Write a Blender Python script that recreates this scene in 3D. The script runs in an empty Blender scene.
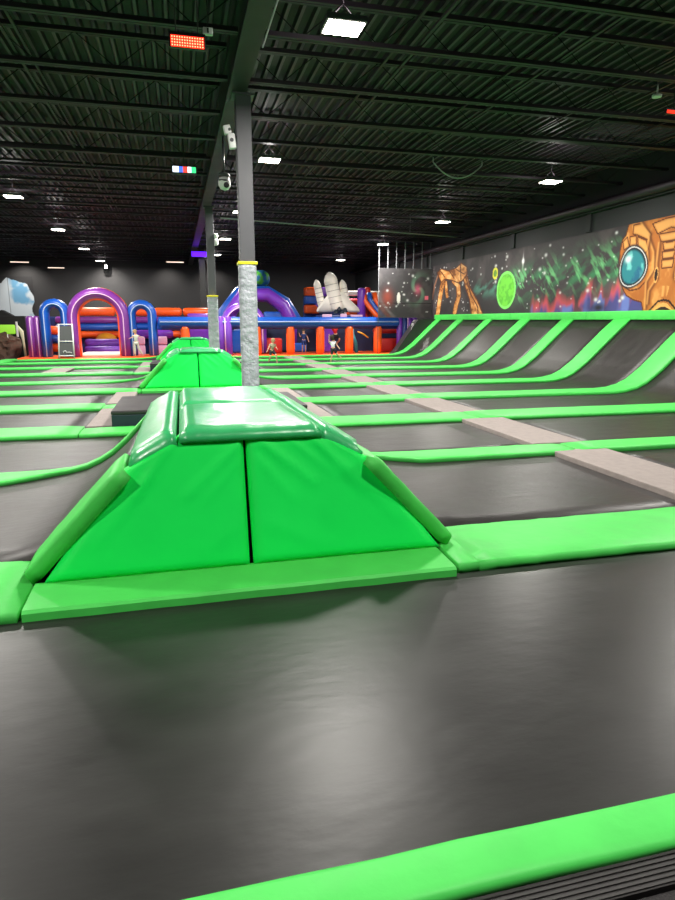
import bpy, bmesh, math, random
import numpy as np
from mathutils import Vector, Matrix, noise
random.seed(7)
R = math.radians
scn = bpy.context.scene
col = bpy.data.collections.new('place'); scn.collection.children.link(col)

# ------------------------------------------------------------------ materials
def srgb(r, g, b):
    f = lambda c: (c/255/12.92) if c/255 <= .04045 else ((c/255+.055)/1.055)**2.4
    return (f(r), f(g), f(b), 1)
def mat(name, c, rough=.5, metal=0, spec=.5, var=0, vscale=3, bump=0, bscale=20, emit=None, estr=0, coat=0, stretch=None, bdist=.02, c2=None):
    m = bpy.data.materials.new(name); m.use_nodes = True
    nt = m.node_tree; b = nt.nodes['Principled BSDF']
    c = srgb(*c)
    b.inputs['Base Color'].default_value = c
    b.inputs['Roughness'].default_value = rough
    b.inputs['Metallic'].default_value = metal
    b.inputs['Specular IOR Level'].default_value = spec
    b.inputs['Coat Weight'].default_value = coat
    b.inputs['Coat Roughness'].default_value = .12
    tc = nt.nodes.new('ShaderNodeTexCoord')
    mp = nt.nodes.new('ShaderNodeMapping'); nt.links.new(tc.outputs['Object'], mp.inputs['Vector'])
    if stretch: mp.inputs['Scale'].default_value = stretch
    if var:
        n = nt.nodes.new('ShaderNodeTexNoise'); n.inputs['Scale'].default_value = vscale; n.inputs['Detail'].default_value = 6
        nt.links.new(mp.outputs['Vector'], n.inputs['Vector'])
        r = nt.nodes.new('ShaderNodeValToRGB')
        k = 1-var
        lo = (c[0]*k, c[1]*k, c[2]*k, 1) if c2 is None else srgb(*c2)
        hi = tuple(min(1, x*(1+var)) for x in c[:3])+(1,)
        r.color_ramp.elements[0].color = lo; r.color_ramp.elements[1].color = hi
        r.color_ramp.elements[0].position = .3; r.color_ramp.elements[1].position = .7
        nt.links.new(n.outputs['Fac'], r.inputs['Fac']); nt.links.new(r.outputs['Color'], b.inputs['Base Color'])
        mr = nt.nodes.new('ShaderNodeMapRange')
        mr.inputs['To Min'].default_value = rough*.85; mr.inputs['To Max'].default_value = min(1, rough*1.2)
        nt.links.new(n.outputs['Fac'], mr.inputs['Value']); nt.links.new(mr.outputs['Result'], b.inputs['Roughness'])
    if bump:
        n2 = nt.nodes.new('ShaderNodeTexNoise'); n2.inputs['Scale'].default_value = bscale; n2.inputs['Detail'].default_value = 5
        nt.links.new(mp.outputs['Vector'], n2.inputs['Vector'])
        bp = nt.nodes.new('ShaderNodeBump'); bp.inputs['Strength'].default_value = bump; bp.inputs['Distance'].default_value = bdist
        nt.links.new(n2.outputs['Fac'], bp.inputs['Height']); nt.links.new(bp.outputs['Normal'], b.inputs['Normal'])
    if emit:
        b.inputs['Emission Color'].default_value = srgb(*emit); b.inputs['Emission Strength'].default_value = estr
    return m
M = {}
M['bed'] = mat('woven_black_bed', (36, 33, 32), .42, spec=.32, var=.2, vscale=2.2, bump=.35, bscale=7, stretch=(1, 2.2, 1), bdist=.012)
M['bed_front'] = mat('black_vinyl_bed', (34, 34, 33), .36, spec=.36, var=.2, vscale=1.6, bump=.2, bscale=6, stretch=(1, 2.2, 1), bdist=.008)
M['strip'] = mat('green_vinyl_strip', (70, 198, 82), .5, spec=.35, var=.07, vscale=5, bump=.3, bscale=9, bdist=.012)
M['face'] = mat('vivid_green_vinyl', (8, 232, 86), .55, spec=.25, var=.03, vscale=3, bump=.25, bscale=5, bdist=.012)
M['gloss'] = mat('glossy_green_vinyl', (52, 176, 104), .3, spec=.6, var=.06, vscale=6, bump=.5, bscale=7, bdist=.015, coat=.12)
M['grey'] = mat('grey_carpet_strip', (146, 136, 132), .8, var=.12, vscale=14, bump=.3, bscale=60)
M['under'] = mat('black_underframe', (14, 14, 15), .8)
M['blackfoam'] = mat('black_foam_top', (42, 40, 42), .55, var=.1)
M['navyfoam'] = mat('navy_foam_side', (26, 40, 54), .5, var=.12)
M['rubber'] = mat('ribbed_rubber', (48, 46, 46), .5, var=.15, vscale=8)
M['carpet'] = mat('speckled_black_carpet', (40, 38, 39), .85, var=.4, vscale=90, bump=.4, bscale=150)
M['wall'] = mat('black_painted_wall', (34, 36, 38), .75, var=.15, vscale=.6)
M['wallb'] = mat('charcoal_back_wall', (50, 50, 52), .7, var=.12, vscale=.5, bump=.2, bscale=6)
M['deck'] = mat('dark_ceiling_deck', (30, 23, 31), .6, var=.15, vscale=.7)
M['rib'] = mat('ceiling_rib', (78, 60, 78), .5)
M['steel'] = mat('dark_painted_steel', (46, 35, 45), .5, metal=.1, var=.12)
M['beam'] = mat('grey_painted_beam', (40, 32, 40), .5, var=.1)
M['post'] = mat('dark_grey_post', (84, 84, 90), .5, var=.08)
M['pole'] = mat('silver_pole', (184, 186, 190), .45, metal=.1)
M['sleeve'] = mat('silver_grey_sleeve', (170, 174, 184), .38, spec=.6, var=.1, vscale=9, bump=1.0, bscale=10, bdist=.05)
M['yellow'] = mat('yellow_tape', (226, 214, 30), .5)
M['strapm'] = mat('grey_webbing', (96, 98, 102), .7)
M['white'] = mat('white_plastic', (225, 225, 225), .4)
M['whitev'] = mat('white_vinyl', (246, 240, 230), .45, var=.05)
M['dark'] = mat('black_plastic', (16, 16, 18), .4)
M['housing'] = mat('fixture_housing', (70, 72, 74), .5)
M['lamp'] = mat('lit_diffuser', (255, 250, 240), .5, emit=(255, 246, 232), estr=22)
M['led_dim'] = mat('faint_diffuser', (230, 210, 190), .5, emit=(255, 226, 205), estr=1.4)
M['blue'] = mat('blue_vinyl', (22, 82, 178), .35, spec=.5, var=.06)
M['dkblue'] = mat('deep_blue_vinyl', (24, 52, 120), .4, var=.1)
M['navy'] = mat('navy_mesh', (20, 30, 66), .6, var=.3, vscale=2)
M['purple'] = mat('purple_vinyl', (112, 52, 176), .35, spec=.5, var=.06)
M['magenta'] = mat('plum_vinyl', (122, 52, 146), .35, spec=.5, var=.06)
M['orange'] = mat('orange_vinyl', (245, 92, 22), .4, var=.05)
M['redor'] = mat('red_vinyl', (196, 40, 36), .45, var=.05)
M['stripe'] = mat('pale_pink_stripe', (235, 190, 226), .5)
M['stripeb'] = mat('pale_blue_stripe', (186, 200, 236), .5)
M['teal'] = mat('teal_vinyl', (70, 160, 178), .4)
M['sun'] = mat('yellow_orange_vinyl', (245, 170, 40), .4, var=.1)
M['skin'] = mat('skin', (206, 160, 134), .55)
M['hair'] = mat('dark_hair', (50, 36, 28), .6)
M['hairl'] = mat('light_hair', (170, 140, 104), .6)
M['redcloth'] = mat('red_cloth', (200, 26, 34), .8)
M['whitecloth'] = mat('white_cloth', (226, 228, 236), .8)
M['greycloth'] = mat('grey_cloth', (196, 198, 186), .8)
M['tancloth'] = mat('tan_cloth', (150, 140, 120), .8, var=.3, vscale=12)
M['navycloth'] = mat('dark_cloth', (28, 28, 40), .8)
M['bluecloth'] = mat('blue_cloth', (30, 50, 110), .8)
M['rock'] = mat('brown_mottled', (86, 66, 54), .85, var=.5, vscale=3, bump=.6, bscale=8)
M['lime'] = mat('lime_sign', (150, 220, 60), .5, emit=(150, 225, 60), estr=.35)
M['cream'] = mat('cream_panel', (206, 210, 176), .6)

def emis(name, c, s): return mat(name, c, .5, emit=c, estr=s)
M['red_led'] = emis('red_led', (255, 40, 16), 2.2)
M['led_dot'] = emis('orange_led_dot', (255, 150, 110), 3)
M['s_white'] = emis('screen_white', (230, 240, 255), 2)
M['s_blue'] = emis('screen_blue', (70, 110, 240), 1.6)
M['s_red'] = emis('screen_red', (235, 70, 60), 1.6)
M['s_green'] = emis('screen_green', (60, 210, 130), 1.6)
M['violet'] = emis('violet_led', (86, 20, 235), 2.0)

def vcmat(name, rough=.6, alpha=None):
    m = bpy.data.materials.new(name); m.use_nodes = True; nt = m.node_tree; b = nt.nodes['Principled BSDF']
    a = nt.nodes.new('ShaderNodeVertexColor'); a.layer_name = 'paint'
    nt.links.new(a.outputs['Color'], b.inputs['Base Color']); b.inputs['Roughness'].default_value = rough
    b.inputs['Specular IOR Level'].default_value = .25
    if alpha is not None: b.inputs['Alpha'].default_value = alpha
    return m
M['mural'] = vcmat('mural_paint'); M['banner'] = vcmat('printed_mesh_banner', .7, .88); M['paint'] = vcmat('vertex_paint', .6)

# ------------------------------------------------------------------ mesh helpers
def link(name, me, parent=None):
    o = bpy.data.objects.new(name, me); col.objects.link(o)
    if parent: o.parent = parent
    return o
def obj(name, bm, m, parent=None, smooth=False):
    bmesh.ops.recalc_face_normals(bm, faces=bm.faces)
    me = bpy.data.meshes.new(name); bm.to_mesh(me); bm.free()
    for x in (m if isinstance(m, (list, tuple)) else [m]): me.materials.append(M[x])
    if smooth:
        for p in me.polygons: p.use_smooth = True
    return link(name, me, parent)
def thing(name, label, cat, loc=(0, 0, 0), rz=0, group=None):
    o = bpy.data.objects.new(name, None); col.objects.link(o); o.empty_display_size = .2
    o.location = loc; o.rotation_euler = (0, 0, rz); return tag(o, label, cat, group)
def tag(o, label=None, cat=None, group=None, kind=None):
    if label: o['label'] = label
    if cat: o['category'] = cat
    if group: o['group'] = group
    if kind: o['kind'] = kind
    return o
def struct(o): o['kind'] = 'structure'; return o
def bx(bm, x0, x1, y0, y1, z0, z1, mi=0, bev=0, M4=None, seg=2):
    vs = [bm.verts.new(v) for v in [(x0,y0,z0),(x1,y0,z0),(x1,y1,z0),(x0,y1,z0),(x0,y0,z1),(x1,y0,z1),(x1,y1,z1),(x0,y1,z1)]]
    fs = [bm.faces.new([vs[i] for i in f]) for f in [(3,2,1,0),(4,5,6,7),(0,1,5,4),(1,2,6,5),(2,3,7,6),(3,0,4,7)]]
    for f in fs: f.material_index = mi
    if bev:
        es = list({e for f in fs for e in f.edges})
        r = bmesh.ops.bevel(bm, geom=es, offset=bev, segments=seg, affect='EDGES', profile=.6)
        vs = list({v for f in r['faces'] for v in f.verts} | {v for v in vs if v.is_valid})
        for f in r['faces']: f.material_index = mi
    if M4 is not None:
        for v in vs: v.co = M4 @ v.co
    return vs
def box(*a, **k):
    bm = bmesh.new(); bx(bm, *a, **k); return bm
def tube(bm, pts, r, n=10, caps=True, closed=False, mi=0, flat=(1, 1), up=None):
    pts = [Vector(p) for p in pts]; rings = []; N = len(pts)
    up = Vector(up) if up else None
    prev = None
    for i, p in enumerate(pts):
        a = pts[i-1] if (i > 0 or closed) else p
        b = pts[(i+1) % N] if (i < N-1 or closed) else p
        t = (b-a).normalized()
        if up is not None: s = up
        elif prev is None:
            s = Vector((0, 1, 0)) if abs(t.y) < .9 else Vector((1, 0, 0))
        else: s = prev
        u = (s - t*s.dot(t)).normalized(); prev = u; w = t.cross(u)
        rr = r[i] if isinstance(r, (list, tuple)) else r
        rings.append([bm.verts.new(p + u*math.cos(2*math.pi*k/n)*rr*flat[0] + w*math.sin(2*math.pi*k/n)*rr*flat[1]) for k in range(n)])
    for i in range(N if closed else N-1):
        A, B = rings[i], rings[(i+1) % N]
        for k in range(n):
            f = bm.faces.new((A[k], A[(k+1) % n], B[(k+1) % n], B[k])); f.material_index = mi; f.smooth = True
    if caps and not closed:
        f = bm.faces.new(rings[0][::-1]); f.material_index = mi
        f = bm.faces.new(rings[-1]); f.material_index = mi
    return rings
def tb(*a, **k):
    bm = bmesh.new(); tube(bm, *a, **k); return bm
def lathe(bm, prof, n=24, M4=None, mi=0):
    rings = [[Vector((r*math.cos(2*math.pi*k/n), r*math.sin(2*math.pi*k/n), z)) for k in range(n)] for r, z in prof]
    V = [[bm.verts.new(M4 @ c if M4 is not None else c) for c in ring] for ring in rings]
    for i in range(len(V)-1):
        for k in range(n):
            f = bm.faces.new((V[i][k], V[i][(k+1) % n], V[i+1][(k+1) % n], V[i+1][k])); f.material_index = mi; f.smooth = True
    bm.faces.new(V[0][::-1]).material_index = mi; bm.faces.new(V[-1]).material_index = mi
def prism(bm, poly, y0, y1, mi=0):
    """polygon in XZ pushed along Y"""
    A = [bm.verts.new((x, y0, z)) for x, z in poly]; B = [bm.verts.new((x, y1, z)) for x, z in poly]
    bm.faces.new(A).material_index = mi; bm.faces.new(B[::-1]).material_index = mi
    n = len(poly)
    for i in range(n):
        bm.faces.new((A[i], B[i], B[(i+1) % n], A[(i+1) % n])).material_index = mi
def interp(prof, x):
    if x <= prof[0][0]: return prof[0][1]
    for (a, za), (b, zb) in zip(prof, prof[1:]):
        if x <= b: return za+(zb-za)*(x-a)/(b-a)
    return prof[-1][1]

# ------------------------------------------------------------------ the two curved profiles of the beds
CX = .40                                            # centre line of the ridge of pyramids
PYB = [(.74, .62), (.86, .48), (1.0, .33), (1.15, .2), (1.28, .12), (1.42, .06), (1.6, .02), (1.85, .004), (2.2, 0)]
PYR = [(.74, .70), (1.0, .43), (1.15, .27), (1.28, .15), (1.42, .07), (1.6, .025), (1.85, .006), (2.2, 0)]
def pyr_z(x): return interp(PYR, abs(x-CX))
def back_z(x): return interp(PYB, abs(x-CX))
RMP = [(9.2, 0), (9.5, .022), (9.8, .09), (10.05, .2), (10.4, .46), (10.75, .78), (11.2, 1.2), (11.64, 1.6)]
def rmp_z(x): return interp(RMP, x)
def xs_of(x0, x1, step=.25, extra=()):
    n = max(2, int(round((x1-x0)/step))+1)
    s = {round(x0+(x1-x0)*i/(n-1), 4) for i in range(n)} | {e for e in extra if x0 < e < x1}
    return sorted(s)
PB = [CX-d for d, _ in PYR]+[CX+d for d, _ in PYR]; RB = [x for x, _ in RMP]+[9.35, 9.65, 9.92, 10.2]

def pad(name, xs, y0, y1, zf, th=.06, m='strip', parent=None, seed=0, wob=.006, base=0, yn=None):
    """padded strip: a soft-edged cushion swept along X over the height profile zf"""
    bm = bmesh.new(); rnd = random.Random(seed)
    r = min(.025, th*.45); sec = [(y0, 0), (y0, th-r), (y0+r*.35, th-r*.3), (y0+r*1.2, th)]
    k = 4
    for i in range(1, k): sec.append((y0+(y1-y0)*i/k, th+.006*math.sin(math.pi*i/k)))
    sec += [(y1-r*1.2, th), (y1-r*.35, th-r*.3), (y1, th-r), (y1, 0)]
    rows = []
    for i, x in enumerate(xs):
        a = xs[max(0, i-1)]; b = xs[min(len(xs)-1, i+1)]
        dz = (zf(b)-zf(a))/(b-a); L = math.hypot(1, dz); nx, nz = -dz/L, 1/L
        end = (i == 0 or i == len(xs)-1)
        wy = rnd.uniform(-wob, wob); row = []
        for y, h in sec:
            if yn: q_ = yn(x); y = q_+(y1-q_)*(y-y0)/(y1-y0)
            hh = h*(.8 if end else 1) + (rnd.uniform(-.003, .003) if h > .01 else -.012)
            row.append(bm.verts.new((x+nx*hh, y+wy, zf(x)+base+nz*hh)))
        rows.append(row)
    for A, B in zip(rows, rows[1:]):
        for j in range(len(sec)-1): bm.faces.new((A[j], A[j+1], B[j+1], B[j]))
        bm.faces.new((A[-1], A[0], B[0], B[-1]))
    bm.faces.new(rows[0]); bm.faces.new(rows[-1][::-1])
    return obj(name, bm, m, parent, smooth=True)
def bed(name, xs, y0, y1, zf, m='bed', sag=.012, th=.02, yf=None, zb=None):
    bm = bmesh.new(); ny = 7; top = []; bot = []
    for i, x in enumerate(xs):
        u = (x-xs[0])/(xs[-1]-xs[0]); T = []; B = []
        for j in range(ny):
            v = j/(ny-1); y = y0+((yf(x) if yf else y1)-y0)*v
            z0_ = zf(x)*(1-v)+zb(x)*v if zb else zf(x)
            z = z0_ - sag*min(1, 4*u*(1-u)*3)*(4*v*(1-v))
            T.append(bm.verts.new((x, y, z))); B.append(bm.verts.new((x, y, z-th)))
        top.append(T); bot.append(B)
    n = len(xs)
    for i in range(n-1):
        for j in range(ny-1):
            bm.faces.new((top[i][j], top[i+1][j], top[i+1][j+1], top[i][j+1])); bm.faces.new((bot[i][j], bot[i][j+1], bot[i+1][j+1], bot[i+1][j]))
        for j in (0, ny-1): bm.faces.new((top[i][j], bot[i][j], bot[i+1][j], top[i+1][j]))
    for i in (0, n-1):
        for j in range(ny-1): bm.faces.new((top[i][j], top[i][j+1], bot[i][j+1], bot[i][j]))
    return obj(name, bm, m, smooth=(m != 'bed_front'))

S = [(3.38, 4.2), (6.46, 6.9), (8.98, 9.72), (11.65, 12.35), (14.32, 14.98), (16.8, 17.4), (19.25, 19.9), (21.95, 22.5), (24.5, 25.1), (26.85, 27.4)]
ORD = ['first', 'second', 'third', 'fourth', 'fifth', 'sixth', 'seventh', 'eighth', 'ninth', 'tenth']
flat = lambda x: 0.0
GR0, GR1 = 4.31, 5.04           # grey walkway on the right
RXX = .05                        # bed / strip clearance

# ---- floor and front edge
struct(obj('floor', box(-14, 12, -8, 44, -.45, -.25), 'under'))
bm = bmesh.new(); bx(bm, -6.6, 11.7, 1.2, 27.6, -.25, -.05)
struct(obj('floor_trampoline_frame', bm, 'under'))
b = bed('trampoline_bed', xs_of(-5, 8.5, .5), 1.45, 3.42, flat, 'bed_front', sag=0)
tag(b, 'large smooth black trampoline bed filling the foreground in front of the nearest green pyramid', 'trampoline')
p = pad('padded_strip', xs_of(-4, 7, .25), 1.3, 1.475, flat, .035, seed=99, wob=.002)
tag(p, 'thin flat green padded strip crossing the bottom right corner beside the ribbed black edge', 'padding')
bm = bmesh.new(); bx(bm, -4, 7, 1.2, 1.3, -.06, .004)
for k in range(6): bx(bm, -4, 7, 1.205+k*.016, 1.213+k*.016, .0, .010)
tag(obj('rubber_edging', bm, 'rubber'), 'ribbed black rubber edging strip in the bottom right corner', 'edging')
struct(obj('floor_walkway', box(-6, 8, -4, 1.19, -.25, -.005), 'carpet'))

# ---- green strips
def near(y0, y1):
    def f(x):
        t = max(0, min(1, (2.3-abs(x-CX))/.75)); t = t*t*(3-2*t)
        return y0+t*(y1-y0-.13)
    return f
for k, (y0, y1) in enumerate(S):
    o = ORD[k]; pyr = k in (0, 4, 8); py2 = k in (1, 5, 9)
    # left of the ridge
    if pyr:
        p = pad('padded_strip', xs_of(-6.4, CX-1.335, .3), y0, y1, flat, .065, seed=k)
    elif py2:
        p = pad('padded_strip', xs_of(-6.4, CX-.76, .15, PB), y0, y1, back_z, .045, seed=k, yn=near(y0, y1))
    else:
        p = pad('padded_strip', xs_of(-6.4, -1.46, .3), y0, y1, flat, .065, seed=k)
        q = pad('padded_strip', xs_of(-1.44, 2.0, .3), y0, y1-.2, flat, .06, seed=k+50)
        tag(q, f'short green padded strip in the centre between grey walkways, {o} row', 'padding', 'green padded strips between the beds')
    side = {0: 'flat wide green strip left of the nearest pyramid, at the left photo edge',
            1: 'green strip on the left that curves up the back of the nearest pyramid'}.get(k, f'{o} green padded strip from the camera, left of the pyramids')
    tag(p, side, 'padding', 'green padded strips between the beds')
    # right of the ridge, up to the grey walkway
    x0 = CX+1.27 if pyr else (CX+.76 if py2 else 2.02)
    yy0, yy1 = {0: (3.44, 4.17), 1: (6.4, 6.85)}.get(k, (y0, y1))
    p = pad('padded_strip', xs_of(x0, 4.66, .15, PB), yy0, yy1, back_z if py2 else flat, .055, seed=k+100, yn=near(yy0, yy1) if py2 else None)
    tag(p, {0: 'wide green padded strip running right from the foot of the nearest pyramid',
            1: 'green padded strip tapering to a point behind the nearest pyramid, right side'}.get(k, f'{o} green padded strip from the camera, between pyramids and wide grey walkway'), 'padding', 'green padded strips between the beds')
    # across the walkway and up the curved wall
    p = pad('padded_strip', xs_of(4.68, 11.64, .3, RB), yy0, yy1, rmp_z, .065, seed=k+150)
    tag(p, f'{o} green padded strip from the camera, running up the curved right ramp', 'padding', 'green padded strips between the beds')
# border pad at the far left corner
bm = bmesh.new(); bx(bm, -6.9, -6.42, 21, 27.4, -.02, .07, bev=.02)
tag(obj('padded_strip', bm, 'strip', smooth=True), 'green border pad running away from camera at the far left edge of the court', 'padding')

# ---- beds
for k in range(9):
    y0, y1 = S[k][1]-.03, S[k+1][0]+.03; o = ORD[k]; pyr = k in (0, 4, 8); aft = k in (1, 5)
    if pyr:
        nf = near(*S[k+1]); nf2 = near(6.4, 6.85) if k == 0 else nf
        b1 = bed('trampoline_bed', xs_of(-6.4, CX-.76, .15, PB), y0, y1, pyr_z, yf=lambda x: nf(x)+.03, zb=back_z)
        b2 = bed('trampoline_bed', xs_of(CX+.76, GR0-.03, .15, PB), y0, y1, pyr_z, yf=lambda x: nf2(x)+.03, zb=back_z)
        w = {0: 'nearest', 4: 'second', 8: 'farthest'}[k]
        tag(b1, f'black trampoline bed curving up the left flank of the {w} green pyramid', 'trampoline', 'black trampoline beds')
        tag(b2, f'black trampoline bed curving up the right flank of the {w} green pyramid', 'trampoline', 'black trampoline beds')
    elif aft:
        b1 = bed('trampoline_bed', xs_of(-6.4, CX, .4), y0, y1, flat)
        b2 = bed('trampoline_bed', xs_of(CX+.02, GR0-.03, .4), y0, y1, flat)
        w = 'nearest' if k == 1 else 'second'
        tag(b1, f'flat black trampoline bed just behind the {w} pyramid, left half', 'trampoline', 'black trampoline beds')
        tag(b2, f'flat black trampoline bed just behind the {w} pyramid, right half', 'trampoline', 'black trampoline beds')
    else:
        b1 = bed('trampoline_bed', xs_of(-6.4, -1.47, .4), y0, y1, flat)
        b2 = bed('trampoline_bed', xs_of(2.42, GR0-.03, .3), y0, y1, flat)
        tag(b1, f'flat black bed left of the grey walkway, just behind the {o} green strip', 'trampoline', 'black trampoline beds')
        tag(b2, f'flat black bed between the right grey walkways, just behind the {o} green strip', 'trampoline', 'black trampoline beds')
        c = obj('floor_platform', box(-.98, 1.93, y0, y1, -.05, -.005), 'under'); struct(c)
        for s, (xa, xb) in (('left', (-1.44, -1.0)), ('right', (1.95, 2.39))):
            bm = bmesh.new(); bx(bm, xa, xb, y0+.02, y1-.02, -.05, .045, bev=.012)
            tag(obj('grey_walkway_pad', bm, 'grey'), f'narrow grey walkway pad {s} of the pyramid line, behind the {o} green strip', 'walkway', 'light grey walkway pads')
    b3 = bed('trampoline_bed', xs_of(GR1+.03, 11.64, .3, RB), y0, y1, rmp_z)
    tag(b3, f'black trampoline bed curving up the ramp wall, just behind the {o} green strip', 'trampoline', 'black trampoline beds')
    bm = bmesh.new(); bx(bm, GR0, GR1, y0+.02, y1-.02, -.05, .05, bev=.012)
    tag(obj('grey_walkway_pad', bm, 'grey'), f'wide light grey walkway pad right of centre, directly behind the {o} green strip', 'walkway', 'light grey walkway pads')
bm = bmesh.new(); bx(bm, -4.1, -3.45, 20.0, 21.9, .0, .06, bev=.012)
tag(obj('grey_walkway_pad', bm, 'grey'), 'lone small light grey pad far left among the distant green strips', 'walkway')
# ---- ramp body, top rail
bm = bmesh.new()
prism(bm, [(9.4, -.05), (11.66, -.05), (11.66, 1.55), (11.2, 1.14), (10.75, .72), (10.4, .4), (10.05, .14), (9.8, .04)], 4.0, 27.4)
struct(obj('wall_ramp_support', bm, 'under'))
bm = bmesh.new()
prism(bm, [(9.45, 0), (9.6, .1), (9.75, .25), (10.66, 1.52), (10.76, 1.62), (11.64, 1.64), (11.64, 0)], 27.42, 28.0)
tag(obj('ramp_end_cushion', bm, 'blackfoam'), 'black sloping end cushion closing the far end of the curved ramp', 'padding')
ys = [3.0, 7.2, 11.6, 16.2, 20.6, 24.4, 27.6]
for i, (a, c) in enumerate(zip(ys, ys[1:])):
    bm = bmesh.new(); bx(bm, 11.6, 11.76, a+.005, c-.005, 1.6, 1.84, bev=.03, seg=3)
    w = ['hidden nearest', 'second', 'third', 'fourth', 'fifth', 'farthest'][i]
    if i < 2: w = ['out-of-view near', 'nearest visible'][i]
    tag(obj('rail_pad', bm, 'strip', smooth=True), f'{w} green rail pad along the top of the curved ramp under the mural', 'padding', 'green rail pads on top of the ramp')

# ------------------------------------------------------------------ pyramids
def wr(x, z, lines):
    h = 0
    for (ax, az, bx_, bz, w, a) in lines:
        dx, dz = bx_-ax, bz-az; L2 = dx*dx+dz*dz
        t = max(0, min(1, ((x-ax)*dx+(z-az)*dz)/L2)); d = math.hypot(x-ax-t*dx, z-az-t*dz)
        h += a*math.exp(-(d/w)**2)*(1-.4*t)
    return h
def pyramid(ya, yb, label):
    """ya: front edge of the base pad; yb: back edge"""
    t = thing('padded_pyramid', label, 'padded ramp', (CX, ya, 0))
    D = yb-ya
    # base pad
    bm = bmesh.new(); n = 14; rows = []
    for i in range(n+1):
        x = -1.31+2.54*i/n; w = .003*math.sin(i*2.1)
        rows.append([bm.verts.new((x, y+w, z)) for y, z in ((0, -.03), (.0, .045), (.02, .06), (.16, .066), (.31, .072), (.36, .07), (.36, -.03))])
    for A, B in zip(rows, rows[1:]):
        for j in range(7): bm.faces.new((A[j], A[(j+1) % 7], B[(j+1) % 7], B[j]))
    bm.faces.new(rows[0]); bm.faces.new(rows[-1][::-1])
    obj('base_pad', bm, 'strip', t)
    # front panels: two cushions meeting at a slit
    zt = .885; hw0, hw1 = 1.26, .44
    def outer(z):
        return hw0+(.79-hw0)*(z-.07)/(.69-.07) if z < .69 else .79+(hw1-.79)*(z-.69)/(zt-.69)
    for s in (-1, 1):
        bm = bmesh.new(); nu, nv = 30, 26; g = []
        lines = [(-.05, .84, -.42, .52, .03, .012), (-.06, .74, -.3, .5, .025, .008), (-.5, .84, -.72, .55, .03, .01), (-.62, .66, -.95, .28, .03, .008), (-.03, .36, -.3, .2, .05, .006)] if s < 0 else \
                [(.06, .84, .4, .56, .028, .014), (.05, .72, .26, .46, .025, .009), (.42, .84, .72, .5, .03, .012), (.62, .66, .95, .3, .03, .008), (.1, .32, .5, .14, .05, .006), (.25, .84, .55, .6, .02, .006)]
        for j in range(nv+1):
            v = j/nv; z = .066+(zt-.066)*v; row = []
            xin = (-.03+.012*(1-v)) if s > 0 else .044
            for i in range(nu+1):
                u = i/nu; x = xin+(outer(z)-xin)*u
                edge = min(1, min(u, 1-u)/.05, min(v, 1-v)/.05)
                y = .35+.22*v - .035*math.sqrt(max(0, edge)) - wr(s*x, z, lines)*min(1, edge)
                row.append(bm.verts.new((s*x, y, z)))
            g.append(row)
        for j in range(nv):
            for i in range(nu): bm.faces.new((g[j][i], g[j][i+1], g[j+1][i+1], g[j+1][i]))
        loop = [g[0][i] for i in range(nu+1)]+[g[j][nu] for j in range(1, nv+1)]+[g[nv][i] for i in range(nu-1, -1, -1)]+[g[j][0] for j in range(nv-1, 0, -1)]
        bk = [bm.verts.new((v.co.x, v.co.y+.06, v.co.z)) for v in loop]
        for i in range(len(loop)):
            j = (i+1) % len(loop); bm.faces.new((loop[i], loop[j], bk[j], bk[i]))
        bm.faces.new(bk)
        obj('front_panel', bm, 'face', t, smooth=True)
    # dark core behind
    core = [(-1.2, .0), (1.2, 0), (.76, .62), (.42, .78), (-.42, .78), (-.76, .62)]
    bm = bmesh.new(); prism(bm, core, .64, D-.1); obj('core', bm, 'under', t)
    # rear panel
    bm = bmesh.new(); prism(bm, [(-1.2, .02), (1.2, .02), (.76, .66), (.45, .82), (-.45, .82), (-.76, .66)], D-.08, D); obj('rear_panel', bm, 'face', t)
    # top cushions
    dz_ = lambda y: .06*(1-(y-.5)/(D-.5))
    ym = .50+(D-.50)*.48
    for (a, c, sd) in ((.50, ym-.006, 1), (ym+.006, D+.02, 2)):
        bm = bmesh.new(); nx, ny = 16, 16; g = []
        for i in range(nx+1):
            u = -1+2*i/nx; row = []
            for j in range(ny+1):
                v = j/ny; e = min(1, (1-abs(u))/.09, min(v, 1-v)/.07); e = math.sin(e*math.pi/2)
                nz = noise.noise(Vector((u*2.2, v*2.4, sd*3.1+ya)))*.012+noise.noise(Vector((u*7, v*3, ya)))*.004
                row.append(bm.verts.new((u*.455+.012, a+(c-a)*v, .83+dz_(a+(c-a)*v)+.05*e+nz*e)))
            g.append(row)
        for i in range(nx):
            for j in range(ny): bm.faces.new((g[i][j], g[i+1][j], g[i+1][j+1], g[i][j+1]))
        loop = [g[i][0] for i in range(nx+1)]+[g[nx][j] for j in range(1, ny+1)]+[g[i][ny] for i in range(nx-1, -1, -1)]+[g[0][j] for j in range(ny-1, 0, -1)]
        bk = [bm.verts.new((v.co.x, v.co.y, .79+dz_(v.co.y))) for v in loop]
        for i in range(len(loop)):
            j = (i+1) % len(loop); bm.faces.new((loop[j], loop[i], bk[i], bk[j]))
        bm.faces.new(bk); obj('top_cushion', bm, 'gloss', t, smooth=True)
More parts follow.
